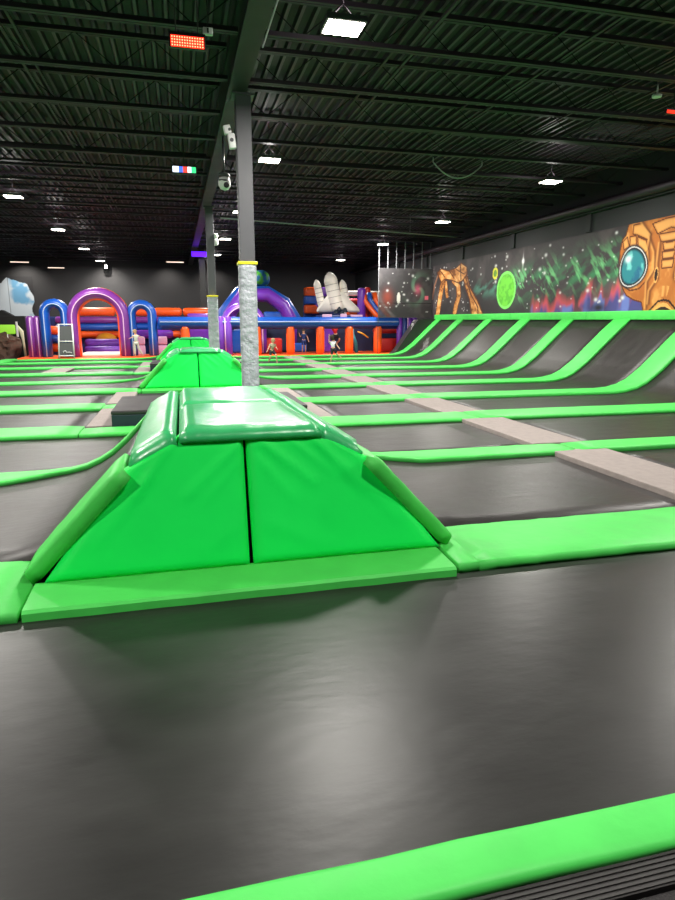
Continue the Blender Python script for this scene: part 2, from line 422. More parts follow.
    # sloping side cushions (upper wings)
    for s in (-1, 1):
        bm = bmesh.new(); nu, nv = 8, 22; T = []; B = []
        for i in range(nu+1):
            u = i/nu; d = .465+.285*u; z0 = .835-.135*u - .02*u*u
            r1 = []; r2 = []
            for j in range(nv+1):
                v = j/nv; y = .52+(D-.5)*v + .06*math.sin(v*math.pi)*0
                e = math.sin(min(1, min(u, 1-u)/.15+.15, min(v, 1-v)/.05+.1)*math.pi/2)
                nz = noise.noise(Vector((u*1.5, v*7, s*5+ya)))*.014+noise.noise(Vector((u*4, v*18, s)))*.006
                r1.append(bm.verts.new((s*(d+.03*e), y, z0+dz_(y)*(1-u*.3)+.042*e+nz*e))); r2.append(bm.verts.new((s*(d-.02), y, z0-.04)))
            T.append(r1); B.append(r2)
        for i in range(nu):
            for j in range(nv):
                bm.faces.new((T[i][j], T[i+1][j], T[i+1][j+1], T[i][j+1])); bm.faces.new((B[i][j], B[i][j+1], B[i+1][j+1], B[i+1][j]))
            for j in (0, nv): bm.faces.new((T[i][j], B[i][j], B[i+1][j], T[i+1][j]))
        for i in (0, nu):
            for j in range(nv): bm.faces.new((T[i][j], T[i][j+1], B[i][j+1], B[i][j]))
        obj('side_cushion', bm, 'gloss', t, smooth=True)
        # lower edge pad that follows the curve of the bed at the front
        xs = sorted({round(s*d, 4) for d in (.75, .8, .88, .96, 1.04, 1.12, 1.2, 1.28, 1.34)})
        e = pad('edge_pad', xs, .39, .93, lambda x: interp([(.74, .68), (1.28, .10), (1.36, .05)], abs(x)), .09, 'strip', t, seed=int(ya*3)+s, wob=.004)
    return t
pyramid(S[0][0], S[1][1], 'large bright green padded pyramid nearest the camera with a glossy flat top')
pyramid(S[4][0], S[5][1], 'second green padded pyramid, standing behind the nearest one and left of the grey-sleeved column')
pyramid(S[8][0], S[9][1], 'farthest and smallest-looking green padded pyramid in front of the inflatable course')

# foam blocks beside the columns
for (xa, xb, ya, yb, w) in ((-1.06, -.15, 9.56, 11.45, 'left of the nearest column, behind the nearest pyramid'), (1.4, 1.9, 9.56, 11.45, 'just right of the nearest column'),
                            (-.97, -.15, 20.0, 21.8, 'beside the left flank of the second pyramid, far away'), (1.4, 1.9, 20.0, 21.8, 'beside the right flank of the second pyramid, far away')):
    t = thing('foam_block', f'low black-topped navy foam block {w}', 'foam block', (xa, ya, 0), 0, 'dark foam blocks on the centre platform')
    w_, d_ = xb-xa, yb-ya
    bm = bmesh.new(); bx(bm, 0, w_, 0, d_, -.0, .22, bev=.012); obj('block_side', bm, 'navyfoam', t)
    bm = bmesh.new(); bx(bm, -.004, w_+.004, -.004, d_+.004, .22, .28, bev=.02); obj('block_top', bm, 'blackfoam', t)

# ------------------------------------------------------------------ columns
def column(x, y, w, pad_w, ptop, top, label, z0=-.05, dark=False):
    t = thing('support_column', label, 'column', (x, y, 0), 0, 'roof columns down the middle')
    bm = bmesh.new(); h = w/2
    for (a, b_, c, d) in ((-h, h, -h, -h+.018), (-h, h, h-.018, h), (-.012, .012, -h, h)): pass
    bx(bm, -h, h, -h, h, z0, top, bev=.012)
    bx(bm, -h-.05, h+.05, -h-.05, h+.05, top-.03, top)
    obj('post', bm, 'dark' if dark else 'post', t)
    if pad_w:
        bm = bmesh.new(); n = 28; rows = []; p = pad_w/2
        for i in range(40):
            z = z0+(ptop-z0)*i/39; row = []
            for k in range(n):
                a = 2*math.pi*k/n; c, s = math.cos(a), math.sin(a)
                q = (abs(c)**5+abs(s)**5)**(-1/5)
                rr = p*q*(1+.028*noise.noise(Vector((c*2+x, s*2+y, z*4.5)))+.014*noise.noise(Vector((c*5, s*5+y, z*12))))
                row.append(bm.verts.new((rr*c, rr*s, z)))
            rows.append(row)
        for A, B in zip(rows, rows[1:]):
            for k in range(n): bm.faces.new((A[k], A[(k+1) % n], B[(k+1) % n], B[k]))
        bm.faces.new(rows[-1]); bm.faces.new(rows[0][::-1])
        obj('foam_sleeve', bm, 'sleeve', t, smooth=True)
        bm = bmesh.new(); bx(bm, -p-.012, p+.012, -p-.012, p+.012, ptop-.015, ptop+.035, bev=.01); obj('tape_band', bm, 'yellow', t)
    return t
column(1.12, 10.6, .24, .29, 2.5, 5.03, 'nearest dark steel column wrapped in a tall silver-grey padded sleeve with yellow tape')
column(1.04, 20.6, .24, .33, 2.33, 5.03, 'second column behind, slimmer-looking, in a grey sleeve with yellow tape')
column(1.2, 32.6, .3, 0, 0, 5.03, 'far all-black bare column under the violet light', -.25, True)

# ------------------------------------------------------------------ room shell
XL, XR, YF, YB, ZC = -14, 11.78, -8, 42, 5.75
struct(obj('wall_back', box(XL-.2, XR+.3, YB, YB+.2, -.3, ZC+.3), 'wallb'))
struct(obj('wall_left', box(XL-.2, XL, YF, YB, -.3, ZC+.3), 'wall'))
struct(obj('wall_front', box(XL-.2, XR+.3, YF-.2, YF, -.3, ZC+.3), 'wall'))
wr_ = struct(obj('wall_right', box(XR, XR+.2, YF, YB, -.3, ZC+.3), 'wall'))
bm = bmesh.new()
for y in (-4, 0, 4, 8, 12.2, 16.5, 20.8, 25, 29, 33, 37): bx(bm, XR-.07, XR, y, y+.22, 4.12, 4.62)
bx(bm, XR-.16, XR, YF, YB, 4.62, 4.9)
obj('wall_girt', bm, 'wall', wr_)
bm = bmesh.new(); tube(bm, [(XR-.28, YF+.1, 4.76), (XR-.28, YB-.1, 4.76)], .11, 14); obj('wall_pipe', bm, 'steel', wr_)
# corrugated deck: ribs run away from the camera
bm = bmesh.new(); pitch = .2; x = XL; A = []; B = []
while x < XR:
    for dx, z in ((0, 0), (.045, 0), (.07, .055), (.175, .055)):
        A.append(bm.verts.new((x+dx, YF, ZC-.06+z))); B.append(bm.verts.new((x+dx, YB, ZC-.06+z)))
    x += pitch
for i in range(len(A)-1): bm.faces.new((A[i], A[i+1], B[i+1], B[i])).material_index = 1 if i % 4 == 0 else 0
ceil = struct(obj('ceiling', bm, ['deck', 'rib']))
bm = bmesh.new(); bx(bm, XL-.2, XR+.3, YF-.2, YB+.2, ZC+.05, ZC+.2); obj('roof_slab', bm, 'under', ceil)
# main girder on the column line
bm = bmesh.new()
g0, g1 = Vector((1.16, YF+.05)), Vector((.8, YB-.05))
def gx(y): return g0.x+(g1.x-g0.x)*(y-g0.y)/(g1.y-g0.y)
def slat(bm, dx0, dx1, z0, z1):
    vs = bx(bm, dx0, dx1, YF+.05, YB-.05, z0, z1)
    for v in vs: v.co.x += gx(v.co.y)
slat(bm, -.14, .14, 5.03, 5.06); slat(bm, -.012, .012, 5.06, 5.5); slat(bm, -.14, .14, 5.5, 5.53)
obj('girder', bm, 'beam', ceil)
# open web joists, left and right of the girder
def joist(y, xa, xb):
    bm = bmesh.new()
    for z, h in ((5.16, .055), (5.60, .06)):
        bx(bm, xa, xb, y-.06, y-.008, z-h/2, z+h/2); bx(bm, xa, xb, y+.008, y+.06, z-h/2, z+h/2)
    n = int((xb-xa)/1.0); s = (xb-xa)/n
    for i in range(n):
        a, c = xa+i*s, xa+(i+1)*s
        for p, q in (((a, 5.59), ((a+c)/2, 5.17)), (((a+c)/2, 5.17), (c, 5.59))):
            tube(bm, [(p[0], y, p[1]), (q[0], y, q[1])], .007, 4, caps=False, mi=1)
    return bm
yy = 8.72-1.61*9; 
while yy < YB-.3:
    obj('joist', joist(yy, XL, gx(yy)-.15), ['steel', 'under'], ceil); obj('joist', joist(yy, gx(yy)+.15, XR-.17), ['steel', 'under'], ceil)
    yy += 1.61
for x in (-11.5, -9.2, -6.9, -4.6, -2.0, 3.3, 5.4, 7.6, 9.8):
    bm = bmesh.new()
    for z in (5.21, 5.545): bx(bm, x-.02, x+.02, YF+.1, YB-.1, z-.014, z+.014)
    obj('bridging', bm, 'steel', ceil)
# conduit alongside the girder
bm = bmesh.new(); tube(bm, [(gx(-6)+.2, -6, 5.12), (gx(9)+.2, 9, 5.12)], .012, 6); obj('conduit', bm, 'pole', ceil)

# ------------------------------------------------------------------ high bay lights
def lamp_head():
    pass
rows = [(2.0, [1.2, 7.7, 13.9, 20.5, 27.2, 33.8], 'middle'), (8.95, [1.2, 7.8, 14.3, 20.8, 27.4, 35.0], 'right'), (-4.25, [0.0, 6.5, 13.0, 19.5, 26.0, 32.5, 38.8], 'left'), (-10.5, [6.5, 19.5, 32.5], 'outer left')]
first = None
NAMES = {}
for X, ysl, side in rows:
    vis = 0
    for i, Y in enumerate(ysl):
        t = thing('high_bay_light', 'x', 'light', (X, Y, 4.9), 0, 'square white high bay ceiling lights')
        if first is None:
            bm = bmesh.new(); bx(bm, -.24, .24, -.2, .2, .0, .07, bev=.02); obj('housing', bm, 'housing', t)
            bm = bmesh.new(); bx(bm, -.21, .21, -.17, .17, -.012, .002); obj('diffuser', bm, 'lamp', t)
            bm = bmesh.new()
            for sx in (-.18, .18): tube(bm, [(sx, 0, .07), (0, 0, .25)], .006, 5); 
            tube(bm, [(0, 0, .25), (0, 0, .72)], .006, 5); obj('hanger', bm, 'steel', t)
            first = t
        else:
            for ch in first.children:
                c = ch.copy(); col.objects.link(c); c.parent = t
        dist = 'second row' 
        inview = {2.0: Y > 5, 8.95: Y > 10, -4.25: Y > 15, -10.5: Y > 50}[X]
        if inview:
            vis += 1
            t['label'] = f'glowing square high bay light, {ORD[vis-1]} visible from the camera in the {side} row'
        else:
            t['label'] = f'square high bay light of the {side} row, outside the photo frame'
        L = bpy.data.lights.new('high_bay_lamp', 'AREA'); L.shape = 'RECTANGLE'; L.size = .5; L.size_y = .4; L.energy = 175; L.color = (1, .955, .89)
        lo = bpy.data.objects.new('high_bay_lamp', L); col.objects.link(lo); lo.parent = t; lo.location = (0, 0, -.03)
        L = bpy.data.lights.new('added_uplight', 'POINT'); L.energy = 9; L.color = (1, .96, .92); L.shadow_soft_size = .12  # added bare point lamp above the housing, lifts the ceiling with neutral light
        lo = bpy.data.objects.new('added_uplight', L); col.objects.link(lo); lo.parent = t; lo.location = (0, 0, .14)
# wall-washing spot near the back wall
t = thing('wall_spotlight', 'small spotlight washing the dark back wall above the purple arch', 'light', (-4.2, YB-.9, 4.7))
bm = bmesh.new(); lathe(bm, [(.05, 0), (.09, .05), (.09, .2), (.04, .24)], 12); tube(bm, [(0, 0, .24), (0, 0, 1.0)], .012, 6); obj('spot_body', bm, 'white', t)
bm = bmesh.new(); lathe(bm, [(.075, -.02), (.075, .0)], 12); obj('spot_lens', bm, 'lamp', t)
for x, e in ((-8.9, 260), (-4.2, 420), (-.6, 160), (2.2, 140)):
    L = bpy.data.lights.new('wall_wash', 'SPOT'); L.energy = e; L.spot_size = R(110); L.spot_blend = .9; L.color = (1, .93, .84)
    lo = bpy.data.objects.new('wall_wash', L); col.objects.link(lo); lo.location = (x, YB-1.4, 4.9); lo.rotation_euler = (R(35), 0, 0)

# short dim strip fixtures seen as small dashes in the far ceiling
for (x, y, w) in ((-10.6, 32, 'at the far left edge of the ceiling'), (-8.2, 37.5, 'above the ice painting'), (-7.0, 41.0, 'above the small blue arch'), (-.1, 35.5, 'left of the violet light, upper of two')):
    bm = bmesh.new(); bx(bm, x-.45, x+.45, y-.05, y+.05, 4.62+.0, 4.66); bx(bm, x-.46, x+.46, y-.06, y+.06, 4.66, 4.7, mi=1)
    for s in (-.4, .4): tube(bm, [(x+s, y, 4.7), (x+s, y, 5.66)], .006, 4, mi=1)
    tag(obj('strip_light', bm, ['led_dim', 'housing']), f'short dim strip light hanging {w}', 'light', 'dim strip lights in the far ceiling')

# ------------------------------------------------------------------ things hanging from the ceiling
t = thing('led_panel_light', 'glowing red rectangular dotted light panel hanging upper left beside the girder', 'light', (.235, 7.8, 4.62))
bm = bmesh.new(); bx(bm, -.2, .2, .0, .06, -.06, .1, bev=.008); obj('housing', bm, 'dark', t)
bm = bmesh.new(); bx(bm, -.18, .18, -.006, .0, -.055, .06); obj('glowing_face', bm, 'red_led', t)
bm = bmesh.new()
for i in range(13):
    for j in range(4): lathe(bm, [(.009, 0), (.005, .006)], 6, Matrix.Translation((-.165+i*.0275, -.006, -.04+j*.028)) @ Matrix.Rotation(R(90), 4, 'X'))
obj('led_dots', bm, 'led_dot', t)
bm = bmesh.new(); tube(bm, [(-.12, .03, .1), (-.12, .03, 1.04)], .008, 5); obj('bracket', bm, 'steel', t); obj('bracket', tb([(.12, .03, .1), (.12, .03, 1.04)], .008, 5), 'steel', t)
t = thing('sensor_box', 'small pale grey sensor box beside the red light panel', 'sensor', (.47, 7.9, 4.8))
bm = bmesh.new(); bx(bm, -.055, .055, 0, .06, -.035, .035, bev=.008); obj('case', bm, 'white', t)
bm = bmesh.new(); bx(bm, -.01, .01, -.006, 0, -.025, .025); tube(bm, [(0, .03, .035), (0, .03, .86)], .007, 5); obj('lens_and_stem', bm, 'dark', t)
t = thing('led_screen', 'small ceiling screen showing white, blue, red and green blocks', 'screen', (.26, 15.0, 4.86))
bm = bmesh.new(); bx(bm, -.27, .27, 0, .08, -.09, .09, bev=.01); tube(bm, [(0, .04, .09), (0, .04, .8)], .01, 5); obj('case', bm, 'dark', t)
for a, b_, m_ in ((-.25, -.12, 's_white'), (-.12, -.03, 's_blue'), (-.03, .07, 's_red'), (.07, .15, 's_white'), (.15, .25, 's_green')):
    bm = bmesh.new(); bx(bm, a, b_, -.006, 0, -.06, .06); obj('lit_block', bm, m_, t)
t = thing('exit_sign_light', 'small red glowing light at the right photo edge above the mural', 'light', (8.0, 9.3, 4.93))
bm = bmesh.new(); bx(bm, -.16, .16, 0, .05, -.04, .05, bev=.008); tube(bm, [(0, .03, .05), (0, .03, .3)], .008, 5); obj('case', bm, 'dark', t)
bm = bmesh.new(); bx(bm, -.14, .14, -.006, 0, -.03, .015); obj('glowing_face', bm, 'red_led', t)
bm = bmesh.new(); lathe(bm, [(.07, 0), (.075, .03), (.03, .05)], 14, Matrix.Translation((7.35, 8.95, 4.98)))
tube(bm, [(7.35, 8.95, 5.02), (7.35, 8.95, 5.2)], .012, 6)
tag(obj('smoke_detector', bm, 'white'), 'small round white detector beside the red light at the right photo edge', 'detector')
# wall speaker/sensor on the column and dome camera on the girder
t = thing('loudspeaker', 'white double-lobed speaker clamped beside the top of the nearest column', 'speaker', (.915, 10.42, 4.35))
bm = bmesh.new(); bx(bm, -.055, .055, -.05, .05, .06, .19, bev=.02, M4=Matrix.Translation((-.035, 0, 0)) @ Matrix.Rotation(R(-12), 4, 'Y')); obj('upper_head', bm, 'white', t, True)
bm = bmesh.new(); bx(bm, -.055, .055, -.06, .05, -.15, .07, bev=.022, M4=Matrix.Rotation(R(-8), 4, 'Y')); obj('lower_head', bm, 'white', t, True)
bm = bmesh.new(); lathe(bm, [(.022, 0), (.02, .012)], 12, Matrix.Translation((-.03, -.05, .12)) @ Matrix.Rotation(R(90), 4, 'X')); lathe(bm, [(.03, 0), (.026, .012)], 12, Matrix.Translation((0, -.06, -.03)) @ Matrix.Rotation(R(90), 4, 'X')); obj('cone', bm, 'housing', t)
bm = bmesh.new(); tube(bm, [(.03, .02, .05), (.12, .1, .05)], .015, 6); obj('bracket', bm, 'dark', t)
t = thing('dome_camera', 'white dome security camera hanging under the girder between the first two columns', 'camera', (.97, 12.9, 4.2))
bm = bmesh.new(); lathe(bm, [(.11, .11), (.12, .13), (.1, .17), (.04, .19)], 18); tube(bm, [(0, 0, .18), (0, 0, .84)], .02, 8); obj('mount', bm, 'housing', t)
bm = bmesh.new(); lathe(bm, [(.03, -.13), (.08, -.11), (.115, -.05), (.12, .02), (.1, .09), (.05, .11)], 18); obj('dome', bm, 'white', t)
bm = bmesh.new(); lathe(bm, [(.055, 0), (.05, .03), (.03, .032)], 16, Matrix.Translation((.03, -.1, -.05)) @ Matrix.Rotation(R(100), 4, 'X')); obj('lens', bm, 'dark', t)
bm = bmesh.new(); tube(bm, [(-.1, -.06, .04), (0, -.122, .03), (.1, -.06, .04)], .016, 6); obj('dark_band', bm, 'dark', t)
t = thing('loudspeaker', 'small white speaker mounted beside the second column', 'speaker', (1.22, 20.5, 4.1))
bm = bmesh.new(); bx(bm, -.06, .06, -.06, .06, -.22, -.02, bev=.02); obj('lower_head', bm, 'white', t, True)
bm = bmesh.new(); bx(bm, -.06, .06, -.05, .05, .0, .14, bev=.02); tube(bm, [(0, 0, .1), (-.2, .05, .1)], .015, 6); obj('upper_head', bm, 'white', t, True)
t = thing('stage_light', 'violet glowing stage light on the far black column', 'light', (1.1, 31.9, 4.72))
bm = bmesh.new(); bx(bm, -.4, .4, -.1, .1, -.12, .14, bev=.03); tube(bm, [(0, 0, .14), (0, 0, .9)], .02, 6); obj('case', bm, 'dark', t)
bm = bmesh.new(); bx(bm, -.4, .4, -.12, -.1, -.12, .12); obj('glowing_face', bm, 'violet', t)
L = bpy.data.lights.new('violet_glow', 'POINT'); L.energy = 6; L.color = (.3, .08, 1); L.shadow_soft_size = .2
lo = bpy.data.objects.new('violet_glow', L); col.objects.link(lo); lo.parent = t; lo.location = (0, -.5, -.2)
# hanging pipe across the room and drooping cable
bm = bmesh.new(); tube(bm, [(1.5, 22.3, 4.98), (12-.4, 25.0, 4.98)], .022, 8)
for f in (.08, .4, .75): 
    p = Vector((1.5, 22.3, 4.98)).lerp(Vector((11.6, 25.0, 4.98)), f); tube(bm, [p, p+Vector((0, 0, .7))], .006, 5)
tag(obj('suspended_pipe', bm, 'pole'), 'thin pale pipe suspended across the ceiling from the second column to the right wall', 'pipe')
bm = bmesh.new(); pts = [(5.74+1.21*i/16, 14, 5.1-.31*(1-((i-8)/8)**2)) for i in range(17)]; tube(bm, pts, .014, 7)
tube(bm, [pts[0], (5.74, 14, 5.2)], .012, 6); tube(bm, [pts[-1], (6.95, 14, 5.2)], .012, 6)
tag(obj('hanging_cable', bm, 'pole'), 'pale cable drooping in a loop from the ceiling joists', 'cable')

# ------------------------------------------------------------------ mural
def rgb(*c): return np.array(srgb(*c)[:3])
MU = {
'sil': [(14.88,4.2),(14.99,3.83),(15.12,3.72),(15.17,3.43),(15.15,3.03),(15.08,2.73),(14.94,2.45),(14.76,2.25),(14.45,2.12),(14.16,2.06),(14.01,1.7),(12.76,1.7),(12.62,2.06),(12.3,2.12),(12.0,2.3),(11.75,2.6),(11.6,3.05),(11.65,3.6),(11.9,4.2)],
'lobe1': [(15.09,3.68),(14.93,3.78),(14.82,3.52),(15.02,3.46)],
'lobe2': [(14.82,3.78),(14.59,3.77),(14.54,3.49),(14.8,3.52)],
'lobe3': [(14.53,3.74),(14.2,3.61),(14.1,3.38),(14.2,3.28),(14.48,3.49)],
'cheek': [(14.92,2.45),(14.53,2.3),(14.17,2.48),(14.09,2.73),(14.01,2.6),(14.04,2.22),(14.12,2.08),(14.46,2.17)],
'head2': [(14.73,4.05),(14.4,4.05),(14.04,3.74),(14.15,3.62),(14.54,3.78),(14.72,3.83)],
'ridge': [(14.1,3.72),(13.84,3.3),(13.78,2.86),(14.0,2.57),(13.95,1.9)],
'ridge2': [(13.68,3.5),(13.69,3.01),(13.64,2.64),(13.88,2.34),(13.88,2.02)],
'headln': [(14.4,4.09),(14.04,3.74),(14.08,3.41),(14.01,3.1)],
'fold': [(14.95,2.52),(14.63,2.37),(14.3,2.41),(14.05,2.6)],
'plate1': [(14.03,3.99),(13.53,4.06),(12.8,4.03),(12.75,3.75),(13.35,3.83),(13.82,3.72)],
'plate2': [(13.77,3.7),(13.02,3.71),(13.1,3.49),(13.68,3.52)],
'seg1': [(13.61,3.49),(13.17,3.47),(13.2,3.30),(13.55,3.3)],
'seg2': [(13.60,3.27),(13.2,3.26),(13.22,3.09),(13.56,3.09)],
'seg3': [(13.59,3.07),(13.22,3.05),(13.24,2.87),(13.56,2.87)],
'nose': [(13.54,2.42),(13.29,2.46),(13.04,2.42),(12.98,2.15),(13.25,2.16),(13.48,2.17)],
'mouthln': [(13.84,1.84),(13.57,2.06),(13.24,2.12),(12.93,2.05),(12.7,1.84)],
'lip': [(13.77,1.80),(13.52,2.0),(13.23,2.06),(12.98,2.0),(12.75,1.80),(12.91,1.9),(13.3,1.95),(13.63,1.86)],
'slit': [(13.64,1.85),(13.47,1.92),(13.26,1.92),(13.05,1.85)],
'hand': [(27.77,3.76),(27.35,3.9),(26.51,3.74),(25.73,3.81),(25.23,3.98),(24.68,3.78),(24.6,3.45),(25.08,3.24),(25.45,3.17),(26.16,3.33),(26.89,3.43),(27.3,3.3),(27.58,3.55)],
'leg1': [(27.06,3.44),(27.34,2.74),(27.64,1.7)], 'thin': [(27.59,3.75),(28.07,3.18),(28.3,2.57)],
'claw2': [(26.79,3.27),(26.57,2.62)], 'claw3': [(25.91,3.26),(25.44,3.04),(25.35,2.6),(25.59,2.23),(25.71,1.92)],
'leg4': [(25.11,3.52),(24.65,3.48),(24.27,2.92),(23.54,2.36),(22.9,1.7),(24.0,1.7),(24.3,2.45),(24.74,2.95)],
'leg4ln': [(24.69,3.31),(24.17,2.62),(23.52,2.13),(23.42,1.7)]}
def inpoly(Y, Z, poly):
    r = np.zeros(Y.shape, bool); n = len(poly); j = n-1
    for i in range(n):
        (xi, yi), (xj, yj) = poly[i], poly[j]
        c = ((yi > Z) != (yj > Z)) & (Y < (xj-xi)*(Z-yi)/((yj-yi) if yj != yi else 1e-9)+xi); r ^= c; j = i
    return r
def dline(Y, Z, pts, sy=1):
    d = np.full(Y.shape, 1e9)
    for (a, b_), (c, e) in zip(pts, pts[1:]):
        dx, dz = (c-a)*sy, e-b_; t = np.clip(((Y-a)*sy*dx+(Z-b_)*dz)/(dx*dx+dz*dz+1e-9), 0, 1)
        d = np.minimum(d, np.hypot((Y-a)*sy-t*dx, Z-b_-t*dz))
    return d
def vnoise(Y, Z, s, seed):
    rs = np.random.RandomState(seed); T = rs.rand(64, 64)
    y = Y*s; z = Z*s; yi = np.floor(y).astype(int); zi = np.floor(z).astype(int); fy = y-yi; fz = z-zi
    fy = fy*fy*(3-2*fy); fz = fz*fz*(3-2*fz)
    g = lambda a, b_: T[a % 64, b_ % 64]
    return (g(yi, zi)*(1-fy)+g(yi+1, zi)*fy)*(1-fz)+(g(yi, zi+1)*(1-fy)+g(yi+1, zi+1)*fy)*fz
def fbm(Y, Z, s, seed): return sum(vnoise(Y, Z, s*2**k, seed+k)/2**(k+1) for k in range(4))
def mix(C, mask, c):
    m = np.clip(mask, 0, 1)[..., None]; return C*(1-m)+np.asarray(c)*m
def stars(C, Y, Z, n, y0, y1, z0, z1, seed, sy=1.0):
    rs = np.random.RandomState(seed)
    for i in range(n):
        a, b_ = rs.uniform(y0, y1), rs.uniform(z0, z1); r = rs.choice([.018, .025, .035, .05], p=[.4, .3, .2, .1])
        C = mix(C, np.exp(-((np.hypot((Y-a)/sy, Z-b_))/r)**2)*.8, rgb(225, 225, 225))
    return C
def paint_mural(Y, Z):
    C = np.zeros(Y.shape+(3,))+rgb(54, 50, 52)
    n = fbm(Y, Z, 1.2, 3)
    C = mix(C, np.clip((n-.45)*2.5, 0, .5), rgb(92, 84, 84)); C = mix(C, np.clip((2.6-Z)*.5, 0, .5), rgb(26, 24, 32))
    # green aurora, streaky strokes
    cen = 2.95-(Y-18)*.04; env = np.exp(-((Z-cen)/.48)**2)*np.clip((22-Y)/1.5, 0, 1)*np.clip((Y-13)/.5, 0, 1)
    st = fbm(Y*1.0+Z*1.3, Z*.9-Y*.3, 2.4, 11); st2 = fbm(Y*2.2-Z*2, Z+Y*.2, 2.2, 21)
    C = mix(C, env*np.clip((st-.40)*4, 0, 1)*.8, rgb(52, 130, 84)); C = mix(C, env*np.clip((st2-.52)*6, 0, 1)*.8, rgb(116, 200, 130))
    e2 = np.exp(-((Z-2.85)/.3)**2)*np.clip((24.5-Y)/1, 0, 1)*np.clip((Y-21)/1, 0, 1)
    C = mix(C, e2*np.clip((st-.45)*4, 0, 1)*.7, rgb(84, 150, 130))
    # blue and red flames along the bottom
    fl = 1.95+.55*np.clip((19.2-Y)/3.8, 0, 1); sp = vnoise(Y*3.0, Z*.3, 1, 31)*.6+vnoise(Y*7, Z*.4, 1, 33)*.35
    band = np.clip((19.6-Y)/.4, 0, 1)
    gap = np.clip((vnoise(Y*5.5+Z*.8, Z*1.2, 1, 37)-.22)*5, .15, 1)
    C = mix(C, band*gap*np.clip((fl+sp-.22-Z)*3.2, 0, 1)*.9, rgb(196, 76, 84)); C = mix(C, band*gap*np.clip((fl+sp*.9-.44-Z)*3.5, 0, 1)*.95, rgb(52, 66, 126))
    C = mix(C, band*np.clip((fl+sp-.5-Z)*8, 0, 1)*np.clip((vnoise(Y*4, Z*2, 1, 35)-.5)*4, 0, 1), rgb(96, 110, 176))
    C = mix(C, np.exp(-((Y-15.9)/.35)**2-((Z-1.95)/.16)**2), rgb(26, 24, 32))
    C = stars(C, Y, Z, 150, 12, 28, 1.95, 4.0, 5, 1.4)
    C = mix(C, np.exp(-((Y-20.2)/.07)**2-((Z-3.62)/.07)**2)+.7*np.exp(-((Y-20.2)/.03)**2-((Z-3.62)/.2)**2), rgb(240, 240, 240))
    # planets
    d = np.hypot((Y-21.3)/.70, (Z-2.68)/.68); C = mix(C, d < 1, rgb(104, 190, 60)); C = mix(C, (d > .86) & (d < 1), rgb(120, 214, 100))
    C = mix(C, (d < .86)*np.clip((fbm(Y, Z, 5, 41)-.45)*5, 0, .7), rgb(70, 150, 46))
    d = np.hypot((Y-22.18)/.21, (Z-3.34)/.22); C = mix(C, d < 1, rgb(206, 206, 60)); C = mix(C, d < .6, rgb(96, 140, 50))
    # claw
    og = rgb(196, 130, 70); ol = rgb(236, 186, 124); dk = rgb(88, 46, 26); sh = fbm(Y*1.2, Z*2.5, 2.6, 51)
    def limb(C, mask):
        C = mix(C, mask, og); C = mix(C, mask*np.clip((sh-.5)*6, 0, 1)*.8, ol); return mix(C, mask*np.clip((.42-sh)*7, 0, 1)*.8, dk)
    for nme, w in (('leg1', .085), ('claw2', .05), ('claw3', .075)):
        d = dline(Y, Z, MU[nme], .42); C = mix(C, d < w+.025, dk); C = limb(C, d < w)
    d = dline(Y, Z, MU['thin'], .42); C = mix(C, d < .035, rgb(130, 90, 70))
    for nme in ('leg4', 'hand'):
        m = inpoly(Y, Z, MU[nme]); C = limb(C, m); C = mix(C, (dline(Y, Z, MU[nme]+MU[nme][:1], .42) < .022), dk)
    C = mix(C, dline(Y, Z, MU['leg4ln'], .42) < .02, dk)
    for q in ([(27.4, 3.8), (26.9, 3.5)], [(26.4, 3.72), (25.9, 3.4)], [(25.3, 3.9), (25.2, 3.3)], [(25.7, 3.75), (24.9, 3.5)]): C = mix(C, dline(Y, Z, q, .42) < .02, dk)
    # skull-like alien head, symmetric about AX
    AX = 13.385; Ym = np.where(Y < AX, 2*AX-Y, Y)
    base = rgb(178, 108, 46); lite = rgb(220, 160, 88); deep = rgb(92, 46, 18)
    m = inpoly(Y, Z, MU['sil']); hs = fbm(Y*1.5, Z, 2.4, 61)
    C = mix(C, m, base); C = mix(C, m*np.clip((hs-.5)*4, 0, .6), lite); C = mix(C, m*np.clip((.46-hs)*5, 0, .55), rgb(164, 92, 34))
    C = mix(C, (dline(Y, Z, MU['sil'], 1) < .02), deep)
    def fill(C, nme, c, w=.016):
        pm = inpoly(Ym, Z, MU[nme]); dl = dline(Ym, Z, MU[nme]+MU[nme][:1])
        C = mix(C, pm, c); C = mix(C, pm*np.clip(dl/.06, 0, 1)*.8, lite); return mix(C, dl < w, deep)
    for nme in ('head2', 'lobe1', 'lobe2', 'lobe3', 'plate1', 'plate2', 'seg1', 'seg2', 'seg3'): C = fill(C, nme, base)
    C = mix(C, inpoly(Ym, Z, MU['cheek'])*.5, rgb(150, 84, 34)); C = mix(C, dline(Ym, Z, MU['fold']) < .022, deep)
    for nme in ('ridge', 'ridge2', 'headln'):
        d = dline(Ym, Z, MU[nme]); C = mix(C, np.exp(-(d/.05)**2)*.8*m, deep)
        d = dline(Ym-.07, Z, MU[nme]); C = mix(C, np.exp(-(d/.03)**2)*.6*m, lite)
    pm = inpoly(Ym, Z, MU['nose']); C = mix(C, pm*(.5+.5*np.sin(Y*38))*.8, lite)
    C = mix(C, inpoly(Ym, Z, MU['lip']), lite); C = mix(C, inpoly(Ym, Z, MU['slit']), rgb(40, 22, 14)); C = mix(C, dline(Ym, Z, MU['mouthln']) < .025, rgb(40, 22, 14))
    d = np.hypot((Ym-13.73)/.055, (Z-2.72)/.15); C = mix(C, d < 1.35, lite); C = mix(C, d < 1, rgb(44, 24, 16))
    # eyes
    ey, ez = 14.62, 2.98; a = np.arctan2(Z-ez, Ym-ey); w = 1+.04*np.sin(3*a+1)
    d = np.hypot((Ym-ey)/.50, (Z-ez)/.50)*w
